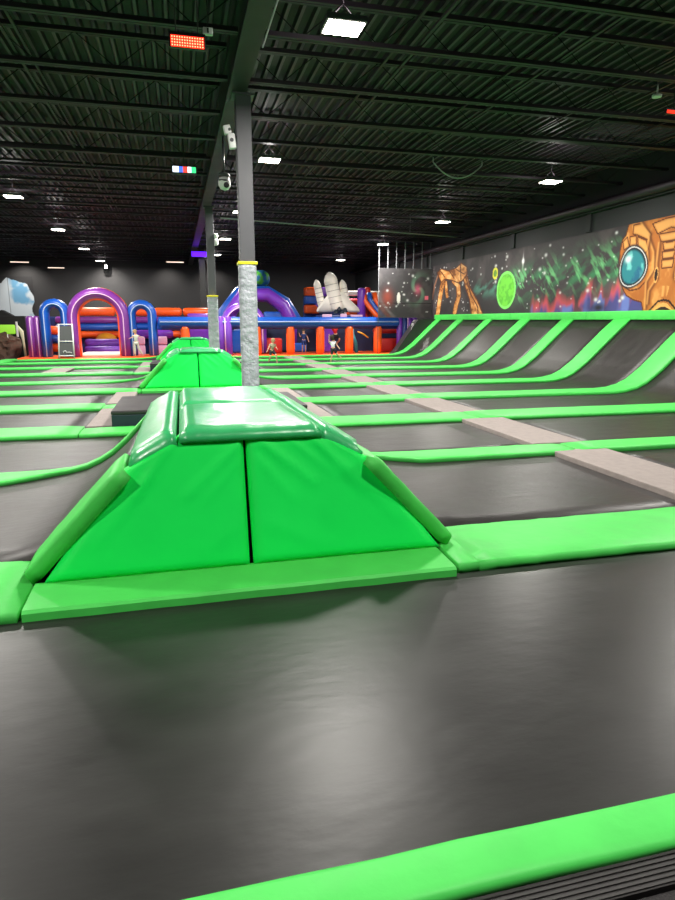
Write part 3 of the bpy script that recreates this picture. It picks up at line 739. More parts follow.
    C = mix(C, np.clip((1.2-d)*8, 0, 1), rgb(44, 34, 36)); C = mix(C, (d > .97) & (d < 1.03), rgb(190, 190, 190))
    C = mix(C, d < .95, rgb(20, 38, 48)); iris = np.clip((.9-d)*8, 0, 1); C = mix(C, iris, rgb(36, 118, 128))
    C = mix(C, iris*np.clip((fbm(Y, Z, 4, 71)-.5)*5, 0, .7), rgb(120, 206, 200)); C = mix(C, iris*np.clip((.46-fbm(Y, Z, 3.2, 75))*6, 0, .7), rgb(26, 80, 120))
    C = mix(C, np.exp(-((Y-14.82)/.1)**2-((Z-3.2)/.08)**2), rgb(230, 244, 244))
    C = mix(C, np.exp(-((Z-4.12)/.06)**2)*.4, rgb(20, 20, 22))
    return C
def painted(name, A, B, C, m, fn):
    """A x B grid of points fn(i,j) with colour array C, one sheet"""
    na, nb = C.shape[:2]
    V = [fn(i, j) for i in range(na) for j in range(nb)]
    F = [(i*nb+j, (i+1)*nb+j, (i+1)*nb+j+1, i*nb+j+1) for i in range(na-1) for j in range(nb-1)]
    me = bpy.data.meshes.new(name); me.from_pydata(V, [], F); me.update()
    at = me.color_attributes.new('paint', 'FLOAT_COLOR', 'POINT')
    buf = np.ones((na*nb, 4), np.float32); buf[:, :3] = C.reshape(-1, 3); at.data.foreach_set('color', buf.ravel())
    me.materials.append(M[m]); return link(name, me)
ya = np.concatenate([np.arange(11.4, 16.0, .0165), np.arange(16.0, 28.31, .03)]); za = np.arange(1.72, 4.11, .0165)
Yg, Zg = np.meshgrid(ya, za, indexing='ij')
o = painted('wall_mural', ya, za, paint_mural(Yg, Zg), 'mural', lambda i, j: (XR-.012, float(ya[i]), float(za[j])))
tag(o, 'long space mural with orange alien skull, green aurora and planets above the ramp', 'mural')
ya2 = np.arange(-2, 11.41, .1); za2 = np.arange(1.72, 4.11, .1); Y2, Z2 = np.meshgrid(ya2, za2, indexing='ij')
c2 = mix(np.zeros(Y2.shape+(3,))+rgb(48, 46, 48), np.clip((fbm(Y2, Z2, 1.2, 3)-.45)*2.5, 0, .5), rgb(86, 80, 80))
struct(painted('wall_right_painting', ya2, za2, c2, 'mural', lambda i, j: (XR-.012, float(ya2[i]), float(za2[j]))))

# banner facing the camera at the far end of the ramp
xa = np.arange(9.0, 11.66, .025); zb = np.arange(1.7, 3.96, .025); Xg, Zb = np.meshgrid(xa, zb, indexing='ij')
C = np.zeros(Xg.shape+(3,))+rgb(56, 54, 56); C = mix(C, np.clip((fbm(Xg, Zb, 2, 81)-.45)*3, 0, .5), rgb(84, 80, 82))
dx, dz = Xg-10.95, Zb-3.0; ang = np.arctan2(dz, dx*1.3); rad = np.hypot(dx*1.3, dz)
arms = np.clip(np.sin(2*ang+rad*7)*1.6-.5, 0, 1)*np.exp(-(rad/.55)**2)
C = mix(C, arms*.8, rgb(110, 160, 130)); C = mix(C, np.exp(-(rad/.2)**2)*.9, rgb(196, 92, 120))
C = mix(C, (np.abs(Xg-11.4) < .09) & (np.abs(Zb-2.62) < .09), rgb(230, 110, 130))
C = mix(C, (np.hypot((Xg-10.0)/.09, (Zb-2.6)/.27) < 1), rgb(210, 206, 200)); C = mix(C, np.abs(Zb-2.37) < .014, rgb(20, 20, 20))
C = mix(C, np.exp(-((Xg-9.45)/.25)**2-((Zb-2.6)/.35)**2)*.6, rgb(170, 70, 50)); C = stars(C, Xg, Zb, 30, 9, 11.6, 1.9, 3.9, 9)
bn = thing('hanging_banner', 'dark galaxy-printed mesh banner hung on pale straps beyond the far ramp end', 'banner', (0, 0, 0))
o = painted('banner_sheet', xa, zb, C, 'banner', lambda i, j: (float(xa[i]), 28.12, float(zb[j]))); o.parent = bn
for i in range(7):
    x = 9.02+i*.42; bm = bmesh.new(); bx(bm, x-.02, x+.02, 28.11, 28.13, 3.93, 5.15); obj('strap', bm, 'strapm', bn)
bm = bmesh.new(); tube(bm, [(9.0, 28.1, .02), (9.0, 28.1, 3.95)], .012, 6); obj('edge_rope', bm, 'strapm', bn)

# ice painting on the back wall
xi = np.arange(-11.6, -8.55, .03); zi = np.arange(1.2, 4.2, .03); Xi, Zi = np.meshgrid(xi, zi, indexing='ij')
C = np.zeros(Xi.shape+(3,))+rgb(50, 50, 52)
ed = .12*vnoise(Xi*3, Zi*3, 1, 91)
top = np.interp(Xi, [-11.6, -10.3, -10.0, -9.6, -9.3, -8.9, -8.7], [3.6, 3.75, 4.05, 4.0, 3.85, 3.7, 3.2])+ed-.05
bot = np.interp(Xi, [-11.6, -10.1, -9.9, -9.4, -8.6], [1.3, 1.3, 1.5, 1.42, 1.4])
mk = (Zi < top) & (Zi > bot) & (Xi < -8.65+.1*np.sin(Zi*5))
C = mix(C, mk, rgb(206, 218, 226)); C = mix(C, mk*np.clip((fbm(Xi, Zi, 1.3, 93)-.48)*8, 0, 1)*np.clip((Xi+10)*3, 0, 1), rgb(112, 168, 206))
C = mix(C, mk*(np.abs(Xi+9.95) < .02), rgb(110, 120, 130))
o = painted('wall_painting', xi, zi, C, 'paint', lambda i, j: (float(xi[i]), YB-.02, float(zi[j])))
tag(o, 'white and pale blue ice shape painted on the dark back wall at far left', 'mural')

# ------------------------------------------------------------------ inflatable entrance with three arches
YA = 28.6
def arch_pts(xa, xb, zt, y, z0=.08, n=18):
    r = (xb-xa)/2; cx = (xa+xb)/2; zc = zt-r
    return [(xa, y, z0), (xa, y, (z0+zc)/2)]+[(cx-r*math.cos(math.pi*i/n), y, zc+r*math.sin(math.pi*i/n)) for i in range(n+1)]+[(xb, y, (z0+zc)/2), (xb, y, z0)]
en = thing('inflatable_entrance', 'inflatable entrance with a tall purple arch between two lower blue arches', 'inflatable', (0, 0, 0))
def arch(xa, xb, zt, r, m, lining, y=YA):
    o = obj('arch', tb(arch_pts(xa, xb, zt-r, y), r, 14, flat=(1.6, 1)), m, en)
    s1 = arch_pts(xa+.02, xb-.02, zt-r-.02, y-r*1.6)
    obj('arch_stripe', tb(s1, .022, 6), 'stripe' if m != 'blue' else 'stripeb', o)
    if lining:
        obj('arch_lining', tb(arch_pts(xa+r*.75, xb-r*.75, zt-r*1.75, y+.05), r*.45, 8, flat=(2.2, 1)), lining, o)
        obj('arch_outline', tb(arch_pts(xa-r*.7, xb+r*.7, zt-r*.35, y+.12), r*.4, 8, flat=(2.2, 1)), lining, o)
arch(-5.52, -4.70, 2.48, .2, 'blue', None, YA+.05); arch(-4.42, -2.33, 2.95, .24, 'magenta', 'orange'); arch(-2.05, -1.18, 2.46, .2, 'blue', None, YA+.1)
for x in (-6.12, -5.85):
    o = obj('pillar', tb([(x, YA+.15, .05), (x, YA+.15, 1.0), (x, YA+.15, 1.7), (x, YA+.15, 1.76)], [.17, .17, .17, .1], 12), 'magenta', en)
    obj('pillar_stripe', tb([(x+.02, YA-.02, .08), (x+.02, YA-.02, 1.7)], .02, 6), 'stripe', o)
bm = bmesh.new(); bx(bm, -6.6, -.56, 27.9, 30.0, -.25, .06, bev=.04); obj('floor_mat', bm, 'orange', en, True)
bm = bmesh.new(); bx(bm, -4.2, -2.5, 28.6, 30.0, .06, .2, bev=.05); obj('walkway', bm, 'whitev', en, True)

# ------------------------------------------------------------------ inflatable course behind and to the right
ic = bk_ = thing('inflatable_obstacle', 'stacked orange, purple and blue inflatable tubes seen behind the three arches', 'inflatable', (0, 0, 0))
def cyl(name, p, q, r, m, n=14, parent=None, ends=True):
    parent = parent or ic
    p, q = Vector(p), Vector(q); d = q-p; L = d.length; e = min(.12, L*.12)
    ts = [0, e/L*.3, e/L, .5, 1-e/L, 1-e/L*.3, 1]; rs = [r*.5, r*.85, r, r*1.0, r, r*.85, r*.5]
    return obj(name, tb([p+d*t for t in ts], rs, n), m, parent)
Yb = 31.4
for x0, x1 in ((-4.9, -2.95), (-1.2, .1), (.15, 1.55), (-2.85, -1.25)): cyl('orange_tube', (x0, Yb, 1.98), (x1, Yb, 1.98), .2, 'orange')
bm = bmesh.new(); bx(bm, -6.1, 1.6, 31.7, 31.9, 0, 1.75, bev=.05); obj('rear_wall', bm, 'dkblue', ic)
cyl('purple_tube', (-5.6, Yb, 1.6), (1.6, Yb, 1.6), .16, 'magenta'); cyl('blue_tube', (-5.6, Yb, 1.27), (1.6, Yb, 1.27), .17, 'blue')
cyl('orange_tube', (-5.6, Yb, .93), (1.6, Yb, .93), .16, 'orange')
bm = bmesh.new(); bmesh.ops.create_uvsphere(bm, u_segments=18, v_segments=12, radius=.5, matrix=Matrix.Translation((-3.4, 31.1, .62)) @ Matrix.Diagonal((1, .6, .8, 1))); obj('yellow_dome', bm, 'sun', ic, True)
cyl('purple_tube', (-4.3, 30.7, .55), (-2.2, 30.7, .55), .2, 'purple'); cyl('purple_tube', (-4.3, 30.5, .24), (-2.2, 30.5, .24), .2, 'purple')
for x in (-5.7, -5.0): 
    for z, m_ in ((.35, 'orange'), (.75, 'blue'), (1.15, 'orange')): cyl('stacked_tube', (x-.3, 30.9, z), (x+.3, 30.9, z), .19, m_)
for x in (-1.85, -.85):
    for z0_, z1_ in ((0, .45), (.47, .85)):
        bm = bmesh.new(); bx(bm, x-.22, x+.22, 30.2, 30.5, z0_, z1_, bev=.07); obj('padded_block', bm, 'stripe', ic, True)
    cyl('block_arch', (x-.5, 30.6, .95), (x+.5, 30.6, .95), .2, 'purple')
bm = bmesh.new(); bx(bm, .35, 1.5, 30.3, 30.8, 0, 1.9, bev=.08); obj('purple_block', bm, 'purple', ic, True)
# main top tube with stripe
ic = thing('inflatable_course', 'long inflatable course with a blue top tube on orange pillars at the back', 'inflatable', (0, 0, 0))
o = cyl('top_tube', (-.95, YA, 1.5), (10.2, YA, 1.5), .24, 'blue')
obj('tube_stripe', tb([(-.85, YA-.235, 1.52), (10.1, YA-.235, 1.52)], .028, 6), 'stripeb', o)
obj('tube_underside', tb([(-.8, YA, 1.36), (10.1, YA, 1.36)], .17, 10), 'dkblue', o)
for x in (.2, 3.38, 4.92, 6.33, 7.73, 9.14):
    bm = bmesh.new(); lathe(bm, [(.12, .05), (.19, .1), (.2, .3), (.2, 1.2), (.18, 1.3)], 14, Matrix.Translation((x, YA-.02, 0))); obj('orange_pillar', bm, 'orange', ic)
for x in (1.75, 2.08):
    bm = bmesh.new(); lathe(bm, [(.13, .05), (.17, .12), (.175, 1.7), (.1, 1.76)], 14, Matrix.Translation((x, YA-.1, 0))); o = obj('purple_pillar', bm, 'purple', ic)
obj('pillar_stripe', tb([(1.93, YA-.3, .1), (1.93, YA-.3, 1.7)], .025, 6), 'stripe', ic)
for x, m_ in ((10.25, 'purple'), (10.5, 'dkblue'), (10.75, 'purple'), (11.0, 'purple')):
    bm = bmesh.new(); lathe(bm, [(.1, .05), (.14, .12), (.14, 1.68), (.08, 1.74)], 12, Matrix.Translation((x, YA+.02, 0))); obj('end_pillar', bm, m_, ic)
obj('pillar_stripe', tb([(10.62, YA-.14, .3), (10.62, YA-.14, 1.7)], .018, 6), 'stripe', ic)
bm = bmesh.new(); bx(bm, -.5, 11.2, 27.95, 30.9, -.25, .05, bev=.04); obj('base_mat', bm, 'orange', ic, True)
bm = bmesh.new(); bx(bm, 1.6, 11.2, 30.6, 30.75, .05, 1.5); obj('mesh_wall', bm, 'navy', ic)
bm = bmesh.new(); bx(bm, 6.5, 7.35, 29.9, 30.3, .05, 1.6, bev=.08); obj('purple_block', bm, 'purple', ic, True)
bm = bmesh.new(); bx(bm, 3.6, 4.7, 29.6, 30.2, .05, .75, bev=.1); obj('red_block', bm, 'redor', ic, True)
bm = bmesh.new(); bx(bm, 9.5, 10.6, 29.6, 30.3, .05, .7, bev=.1); obj('red_block', bm, 'redor', ic, True)
bm = bmesh.new(); bx(bm, 9.4, 11, 29.6, 30.3, .95, 1.15, bev=.08); obj('red_beam', bm, 'redor', ic, True)
bm = bmesh.new(); bx(bm, 2.3, 3.2, 29.9, 30.3, .05, 1.2, bev=.1); obj('blue_block', bm, 'blue', ic, True)
bm = bmesh.new(); bx(bm, 5.0, 6.0, 30.1, 30.4, .05, .5, bev=.1); obj('blue_block', bm, 'blue', ic, True)
obj('curved_tube', tb([(8.3, 29.3, .05), (8.25, 29.3, .5), (8.1, 29.3, .9), (8.05, 29.3, 1.25)], .09, 8), 'teal', ic)
obj('rope', tb([(8.35, 29.3, 1.05), (8.6, 29.3, .95), (8.9, 29.3, .75)], .035, 6), 'sun', ic)
# purple faceted arch
pa = [(2.35, 30.9, .1), (2.35, 30.9, 1.9), (2.95, 30.9, 2.75), (4.2, 30.9, 2.8), (4.95, 30.9, 2.3), (5.35, 30.9, 1.6), (5.35, 30.9, .1)]
o = obj('faceted_arch', tb(pa, .34, 12, flat=(1.4, 1)), 'purple', ic)
obj('arch_outline', tb([(x+(x-3.85)*.13, 31.1, z+.1 if z > .5 else z) for x, y, z in pa], .34, 12), 'blue', o)
so = obj('small_arch', tb(arch_pts(2.0, 3.75, 2.2, 29.6), .2, 12, flat=(1.4, 1)), 'purple', ic)
obj('arch_stripe', tb(arch_pts(2.02, 3.73, 2.18, 29.31), .03, 6), 'stripe', so)
bm = bmesh.new(); bx(bm, 4.0, 5.0, 30.8, 30.9, .1, 2.0, bev=.08); obj('blue_block', bm, 'blue', ic, True)

# castle slide behind the shuttle
cs = thing('inflatable_castle', 'orange and blue inflatable wall with a white frame behind the shuttle', 'inflatable', (0, 0, 0))
for x, z0, m_ in ((7.05, 2.0, 'orange'), (7.05, 2.5, 'blue'), (7.05, 2.95, 'orange'), (7.9, 2.95, 'purple'), (7.6, 2.2, 'purple')):
    bm = bmesh.new(); bx(bm, x-.3, x+.5, 34.2, 34.8, z0-.05, z0+.42, bev=.1); obj('padded_block', bm, m_, cs, True)
bm = bmesh.new(); bx(bm, 6.8, 12.2 if False else 11.2, 34.9, 35.2, 0, 2.8, bev=.05); obj('rear_wall', bm, 'dkblue', cs)
for p, q in (((8.9, 34, 3.05), (11.0, 34, 3.05)), ((8.9, 34, 1.2), (8.9, 34, 3.05)), ((10.7, 34, 1.2), (10.7, 34, 3.05))): cyl('white_frame_tube', p, q, .14, 'whitev', parent=cs)
for z, m_ in ((1.9, 'orange'), (2.25, 'blue'), (2.6, 'redor')): cyl('rung_tube', (9.1, 34.2, z), (10.6, 34.2, z), .17, m_, parent=cs)
sl = thing('inflatable_slide', 'orange and blue curving inflatable slide right of the white shuttle', 'inflatable', (0, 0, 0))
for k, (dx, m_) in enumerate(((0, 'orange'), (.3, 'blue'), (.6, 'orange'), (.85, 'whitev'))):
    obj('slide_rail', tb([(9.45+dx, 32.1, 3.0), (9.5+dx, 32.0, 2.6), (9.75+dx, 31.8, 2.2), (9.95+dx, 31.6, 1.9), (10.3+dx, 31.5, 1.55)], .14, 8), m_, sl)
cyl('tower_column', (9.35, 32.1, 1.6), (9.35, 32.1, 3.25), .22, 'purple', parent=sl); cyl('tower_column', (9.75, 32.4, 1.6), (9.75, 32.4, 3.3), .18, 'redor', parent=sl)
bm = bmesh.new(); bx(bm, 9.1, 11.0, 31.5, 32.8, 0, 1.6, bev=.05); obj('tower_base', bm, 'dkblue', sl)

# white shuttle with boosters
sh = thing('inflatable_shuttle', 'white inflatable space shuttle with two boosters pointing up above the blue tube', 'inflatable', (8.05, 32.1, 1.87))
tilt = Matrix.Rotation(R(-13), 4, 'Y')
def rocket(x, z0, L, r, name, y=0):
    bm = bmesh.new()
    lathe(bm, [(r*.75, 0), (r*.95, .06*L), (r, .15*L), (r*.98, .55*L), (r*.95, .74*L), (r*1.0, .76*L), (r*.88, .85*L), (r*.62, .93*L), (r*.3, .98*L), (.01, L)], 20, Matrix.Translation((x, y, z0)) @ tilt)
    o = obj(name, bm, 'whitev', sh)
    bm = bmesh.new(); q = Matrix.Translation((x, y, z0)) @ tilt
    for f in (.2, .36, .52, .68):
        ring = [q @ Vector((r*1.01*math.cos(a*math.pi/10), r*1.01*math.sin(a*math.pi/10), L*f)) for a in range(20)]; tube(bm, ring, .012, 5, closed=True)
    obj('seam_ring', bm, 'grey', o); return o
rocket(-.05, .22, 1.98, .36, 'fuselage', -.1); rocket(-.78, .4, 1.42, .2, 'booster', .25); rocket(.56, .42, 1.4, .2, 'booster', .1)
for s in (-1, 1):
    bm = bmesh.new()
    pts = [(-.1+s*.1, 1.2), (-.1+s*.32, 1.15), (s*1.12, .32), (s*1.15, .12), (s*.1, .16)]
    prism(bm, pts, -.22, .0); bmesh.ops.bevel(bm, geom=list(bm.edges), offset=.04, segments=2, affect='EDGES'); obj('wing', bm, 'whitev', sh, True)
for x, z in ((-.18, .12), (.12, .12), (-.03, .26), (.3, .2)):
    bm = bmesh.new(); lathe(bm, [(.16, 0), (.12, .08), (.07, .2)], 12, Matrix.Translation((x, -.38, z-.06))); obj('engine_nozzle', bm, 'navyfoam', sh)
bm = bmesh.new(); bx(bm, -1.05, 1.0, -.5, .6, -1.85, -.02, bev=.05); obj('plinth', bm, 'dkblue', sh)
bm = bmesh.new(); bx(bm, -.95, -.45, -.62, -.5, -.2, .02, bev=.03); bx(bm, .0, .35, -.62, -.5, -.2, .04, bev=.03); bx(bm, .55, 1.2, -.62, -.5, -.12, .0, bev=.03); obj('plinth_trim', bm, 'stripe', sh)

# globe
t = thing('hanging_globe', 'green and blue globe ball hanging above the purple arch', 'globe', (4.32, 34, 3.75))
bm = bmesh.new(); bmesh.ops.create_uvsphere(bm, u_segments=40, v_segments=28, radius=.46)
o = obj('ball', bm, 'paint', t, True); me = o.data; at = me.color_attributes.new('paint', 'FLOAT_COLOR', 'POINT')
for i, v in enumerate(me.vertices):
    n_ = noise.noise(v.co*3.2+Vector((1.3, .4, 2))); c = srgb(70, 150, 50) if n_ > -.02 else srgb(24, 84, 130)
    at.data[i].color = c
bm = bmesh.new(); tube(bm, [(0, 0, .45), (0, 0, 1.4)], .012, 6); obj('cord', bm, 'steel', t)

# folded step ladder frame leaning at the entrance
t = thing('step_frame', 'pale metal framed step with two dark panels leaning at the left blue arch', 'ladder', (-4.66, 27.85, .06))
for s, (a, c) in ((-1, (-.24, -.30)), (1, (.28, .30))): obj('rail', tb([(c, 0, 0), (a, .25, 1.38)], .032, 6), 'white', t)
for z0, z1 in ((.12, .62), (.72, 1.3)):
    bm = bmesh.new(); y = lambda z: .25*z/1.38
    vs = [bm.verts.new(p) for p in ((-.27, y(z0)+.01, z0), (.29, y(z0)+.01, z0), (.28, y(z1)+.01, z1), (-.25, y(z1)+.01, z1), (-.27, y(z0)+.04, z0), (.29, y(z0)+.04, z0), (.28, y(z1)+.04, z1), (-.25, y(z1)+.04, z1))]
    for f in ((0,1,2,3),(7,6,5,4),(0,4,5,1),(1,5,6,2),(2,6,7,3),(3,7,4,0)): bm.faces.new([vs[i] for i in f])
    obj('dark_panel', bm, 'housing', t)
for z in (.08, .67, 1.36): obj('crossbar', tb([(-.29, .25*z/1.38, z), (.3, .25*z/1.38, z)], .028, 6), 'white', t)
bm = bmesh.new(); tube(bm, [(-.1, .02, .2), (-.12, .02, .26), (-.02, .02, .29), (.0, .02, .22), (.12, .02, .23), (.22, .02, .2)], .014, 5); obj('white_script', bm, 'white', t)

# far left corner
bm = bmesh.new(); bx(bm, -8.6, -6.9, 31.5, 32.4, -.25, 1.78, bev=.03)
prism(bm, [(-8.5, 1.7), (-7.9, 2.05), (-7.4, 1.75)], 31.7, 32.2)
tag(obj('partition', bm, 'dark'), 'black partition with a peaked top at the far left behind the court', 'partition')
bm = bmesh.new(); rs = random.Random(4)
bmesh.ops.create_icosphere(bm, subdivisions=4, radius=1, matrix=Matrix.Translation((-7.75, 30.2, .35)) @ Matrix.Diagonal((.78, .5, .95, 1)))
for v in bm.verts: v.co += Vector((1, 1, 1))*0.22*noise.noise(v.co*2.6)+v.normal*.12*noise.noise(v.co*6)
tag(obj('artificial_rock', bm, 'rock'), 'brown mottled rock-like prop in the dark far left corner', 'prop')
t = thing('green_sign', 'lime green sign board above the brown prop at the far left', 'sign', (-7.35, 30.0, .68))
bm = bmesh.new(); bx(bm, -.45, .35, -.05, .02, .32, .72, bev=.05); obj('sign_face', bm, 'lime', t, True)
bm = bmesh.new(); bx(bm, .38, .46, -.05, .02, .2, .85, bev=.02); tube(bm, [(0, 0, -.2), (0, 0, .33)], .03, 6); obj('sign_post', bm, 'white', t)
bm = bmesh.new(); tube(bm, [(-6.95, 30.2, 1.35), (-6.8, 30.15, 1.1), (-6.75, 30.1, .7), (-6.72, 30.1, .0)], [.04, .09, .05, .05], 8)
tag(obj('curved_prop', bm, 'cream'), 'slim cream curved upright in the dark beside the far left sign', 'prop')

# ------------------------------------------------------------------ people
def skin_mesh(name, verts, edges, m, parent, root=0, sub=1):
    bm = bmesh.new(); lay = bm.verts.layers.skin.verify()
    vs = []
    for i, (p, r) in enumerate(verts):
        v = bm.verts.new(p); v[lay].radius = (r, r) if not isinstance(r, tuple) else r; v[lay].use_root = (i == root); vs.append(v)
    for a, c in edges: bm.edges.new((vs[a], vs[c]))
    me = bpy.data.meshes.new(name); bm.to_mesh(me); bm.free(); me.materials.append(M[m])
    o = link(name, me, parent); s = o.modifiers.new('skin', 'SKIN'); s.use_smooth_shade = True
    u = o.modifiers.new('sub', 'SUBSURF'); u.levels = sub; u.render_levels = sub
    return o
def person(label, loc, rz, h, J, shirt, shorts, hair, long_shorts=False, hair_len=0):
    """J: joints in units of total height: pelvis, chest, neck, head, elbows, hands, knees, feet"""
    t = thing('person', label, 'person', loc, rz); k = h
    P = {n: Vector(v)*k for n, v in J.items()}
    up = (P['neck']-P['pelvis']).normalized(); side = Vector((1, 0, 0))
    shL, shR = P['neck']-up*.05*k-side*.09*k, P['neck']-up*.05*k+side*.09*k
    hpL, hpR = P['pelvis']-side*.05*k-up*.02*k, P['pelvis']+side*.05*k-up*.02*k
    V = [(P['pelvis'], .062*k), (P['pelvis'].lerp(P['neck'], .5), .058*k), (P['neck']-up*.06*k, .062*k), (P['neck'], .03*k), (P['head']-up*.03*k, .05*k), (P['head'], .068*k), (P['head']+up*.045*k, .058*k)]
    E = [(0, 1), (1, 2), (2, 3), (3, 4), (4, 5), (5, 6)]
    for S_, s in (('L', -1), ('R', 1)):
        sh_ = shL if s < 0 else shR; hp = hpL if s < 0 else hpR
        b0 = len(V)
        el, ha, kn, ft = P['el'+S_], P['ha'+S_], P['kn'+S_], P['ft'+S_]
        V += [(sh_, .032*k), (sh_.lerp(el, .5), .026*k), (el, .022*k), (ha, .015*k), (ha+(ha-el).normalized()*.03*k, .014*k), (hp, .048*k), (hp.lerp(kn, .5), .042*k), (kn, .032*k), (kn.lerp(ft, .4), .03*k), (ft, .02*k)]
        fd = Vector((0, -1, 0)) if 'fd' not in J else Vector(J['fd'])
        V += [(ft+fd*.07*k-Vector((0, 0, .008*k)), .018*k)]
        E += [(2, b0), (b0, b0+1), (b0+1, b0+2), (b0+2, b0+3), (b0+3, b0+4), (0, b0+5), (b0+5, b0+6), (b0+6, b0+7), (b0+7, b0+8), (b0+8, b0+9), (b0+9, b0+10)]
        # fingers: five short unequal ones
        hd = (ha-el).normalized(); hb = b0+4
        for q, (a, ln) in enumerate(((-.9, .02), (-.35, .032), (-.1, .036), (.15, .033), (.4, .026))):
            i0 = len(V); V.append((V[hb][0]+(hd*math.cos(a)+side*math.sin(a))*ln*k, .0055*k)); E.append((hb, i0))
    skin_mesh('body', V, E, 'skin', t)
    # shirt
    V = [(P['pelvis']+up*.01*k, .07*k), (P['pelvis'].lerp(P['neck'], .5), .068*k), (P['neck']-up*.065*k, .072*k), (P['neck']-up*.02*k, .04*k)]; E = [(0, 1), (1, 2), (2, 3)]
    for S_, sh_ in (('L', shL), ('R', shR)):
        b0 = len(V); V += [(sh_, .042*k), (sh_.lerp(P['el'+S_], .55), .036*k)]; E += [(2, b0), (b0, b0+1)]
    skin_mesh('shirt', V, E, shirt, t)
    V = [(P['pelvis'], .074*k)]; E = []
    for S_, hp in (('L', hpL), ('R', hpR)):
        b0 = len(V); V += [(hp, .06*k), (hp.lerp(P['kn'+S_], .5), .054*k), (hp.lerp(P['kn'+S_], .85), .05*k)]; E += [(0, b0), (b0, b0+1), (b0+1, b0+2)]
        if long_shorts: V += [(P['kn'+S_].lerp(P['ft'+S_], .85), .036*k)]; E += [(b0+2, b0+3)]
    skin_mesh('trousers' if long_shorts else 'shorts', V, E, shorts, t)
    # hair, face
    hc = P['head']; bd = Vector(J.get('back', (0, 1, 0)))
    bm = bmesh.new(); bmesh.ops.create_icosphere(bm, subdivisions=3, radius=.079*k, matrix=Matrix.Translation(hc+bd*.012*k+up*.022*k))
    for v in bm.verts:
        d = v.co-hc
        if d.dot(bd) < -.02*k and d.dot(up) < .035*k: v.co = hc+d*.78
        if hair_len and d.dot(bd) > 0 and d.dot(up) < 0: v.co -= up*hair_len*k
    obj('hair', bm, hair, t, True)
    fd = -bd; sd = fd.cross(Vector((0, 0, 1))).normalized()
    bm = bmesh.new(); bmesh.ops.create_icosphere(bm, subdivisions=1, radius=.011*k, matrix=Matrix.Translation(hc+fd*.07*k-up*.012*k)); obj('nose', bm, 'skin', t, True)
    bm = bmesh.new()
    for s in (-1, 1): bmesh.ops.create_icosphere(bm, subdivisions=1, radius=.008*k, matrix=Matrix.Translation(hc+fd*.063*k+sd*s*.026*k))
    obj('eyes', bm, 'dark', t, True)
    bm = bmesh.new(); tube(bm, [hc+fd*.06*k+sd*-.02*k-up*.035*k, hc+fd*.066*k-up*.038*k, hc+fd*.06*k+sd*.02*k-up*.035*k], .004*k, 5); obj('mouth', bm, 'redor', t)
    return t
# crouching runner, grey top
person('child in a light grey top running bent forward on the distant trampolines', (3.25, 23.0, .02), 0, 1.02,
       dict(pelvis=(0, 0, .45), neck=(.03, -.06, .72), head=(.04, -.09, .82), elL=(-.13, -.1, .56), haL=(-.2, -.16, .44), elR=(.15, .02, .6), haR=(.17, -.14, .53), knL=(-.06, -.12, .26), ftL=(-.12, .06, .06), knR=(.14, -.12, .3), ftR=(.17, -.06, .03)), 'tancloth', 'navycloth', 'hairl')
person('child in a white tank top and dark shorts jumping with one arm raised', (5.45, 22.4, .0), 0, 1.06,
       dict(pelvis=(.0, 0, .52), neck=(-.03, 0, .8), head=(-.05, .02, .91), elL=(-.16, -.04, .74), haL=(-.17, -.1, .98), elR=(.13, .0, .66), haR=(.18, -.1, .56), knL=(-.06, -.02, .28), ftL=(-.1, .0, .03), knR=(.12, -.06, .34), ftR=(.3, .06, .2), back=(.3, -.95, 0)), 'whitecloth', 'navycloth', 'hair', hair_len=.05)
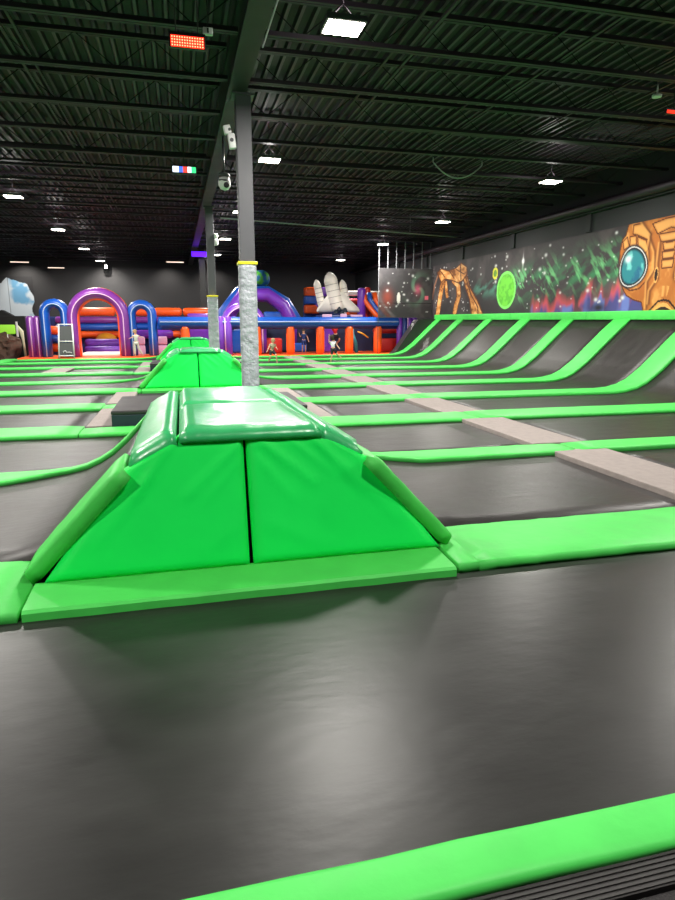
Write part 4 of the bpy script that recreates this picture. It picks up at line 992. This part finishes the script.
person('child in a red shirt climbing inside the inflatable between two orange pillars', (7.22, 29.2, .2), 0, 1.36,
       dict(pelvis=(0, 0, .5), neck=(-.04, 0, .78), head=(-.03, .0, .89), elL=(-.14, -.05, .72), haL=(-.1, -.1, .9), elR=(.13, -.03, .9), haR=(.16, -.04, 1.06), knL=(-.08, -.08, .28), ftL=(-.08, .08, .1), knR=(.13, -.1, .36), ftR=(.06, .1, .2), back=(0, -1, 0)), 'redcloth', 'navycloth', 'hair')
person('person in pale grey clothes standing in the right blue arch, reaching left', (-1.88, 28.1, .06), 0, 1.14,
       dict(pelvis=(0, 0, .52), neck=(.0, 0, .82), head=(-.02, 0, .92), elL=(-.13, -.06, .72), haL=(-.2, -.14, .68), elR=(.12, .0, .76), haR=(.2, -.04, .72), knL=(-.06, -.02, .28), ftL=(-.06, .0, .03), knR=(.08, .0, .28), ftR=(.22, .04, .04)), 'greycloth', 'greycloth', 'hairl', long_shorts=True)
person('person in dark blue standing inside the inflatable, left of the child in white', (5.7, 29.4, .06), 0, 1.1,
       dict(pelvis=(0, 0, .52), neck=(0, 0, .82), head=(0, 0, .92), elL=(-.16, 0, .68), haL=(-.2, -.05, .8), elR=(.16, 0, .68), haR=(.2, -.05, .52), knL=(-.06, -.02, .28), ftL=(-.07, .0, .03), knR=(.07, .0, .28), ftR=(.08, .0, .03)), 'bluecloth', 'bluecloth', 'hair')

# ------------------------------------------------------------------ world, camera
w = bpy.data.worlds.new('world'); scn.world = w; w.use_nodes = True
w.node_tree.nodes['Background'].inputs['Color'].default_value = (.5, .55, .6, 1); w.node_tree.nodes['Background'].inputs['Strength'].default_value = .05
cam = bpy.data.cameras.new('camera'); co = bpy.data.objects.new('camera', cam); col.objects.link(co)
cam.sensor_fit = 'VERTICAL'; cam.sensor_height = 24; cam.lens = 24*615/900; cam.clip_end = 200
co.location = (0, 0, 1.6); co.rotation_euler = (R(90-11.9356), 0, R(-14.0665)); scn.camera = co
scn.view_settings.view_transform = 'Standard'; scn.view_settings.look = 'None'; scn.view_settings.exposure = 0; scn.view_settings.gamma = 1
scn.cycles.max_bounces = 8; scn.cycles.sample_clamp_indirect = 6
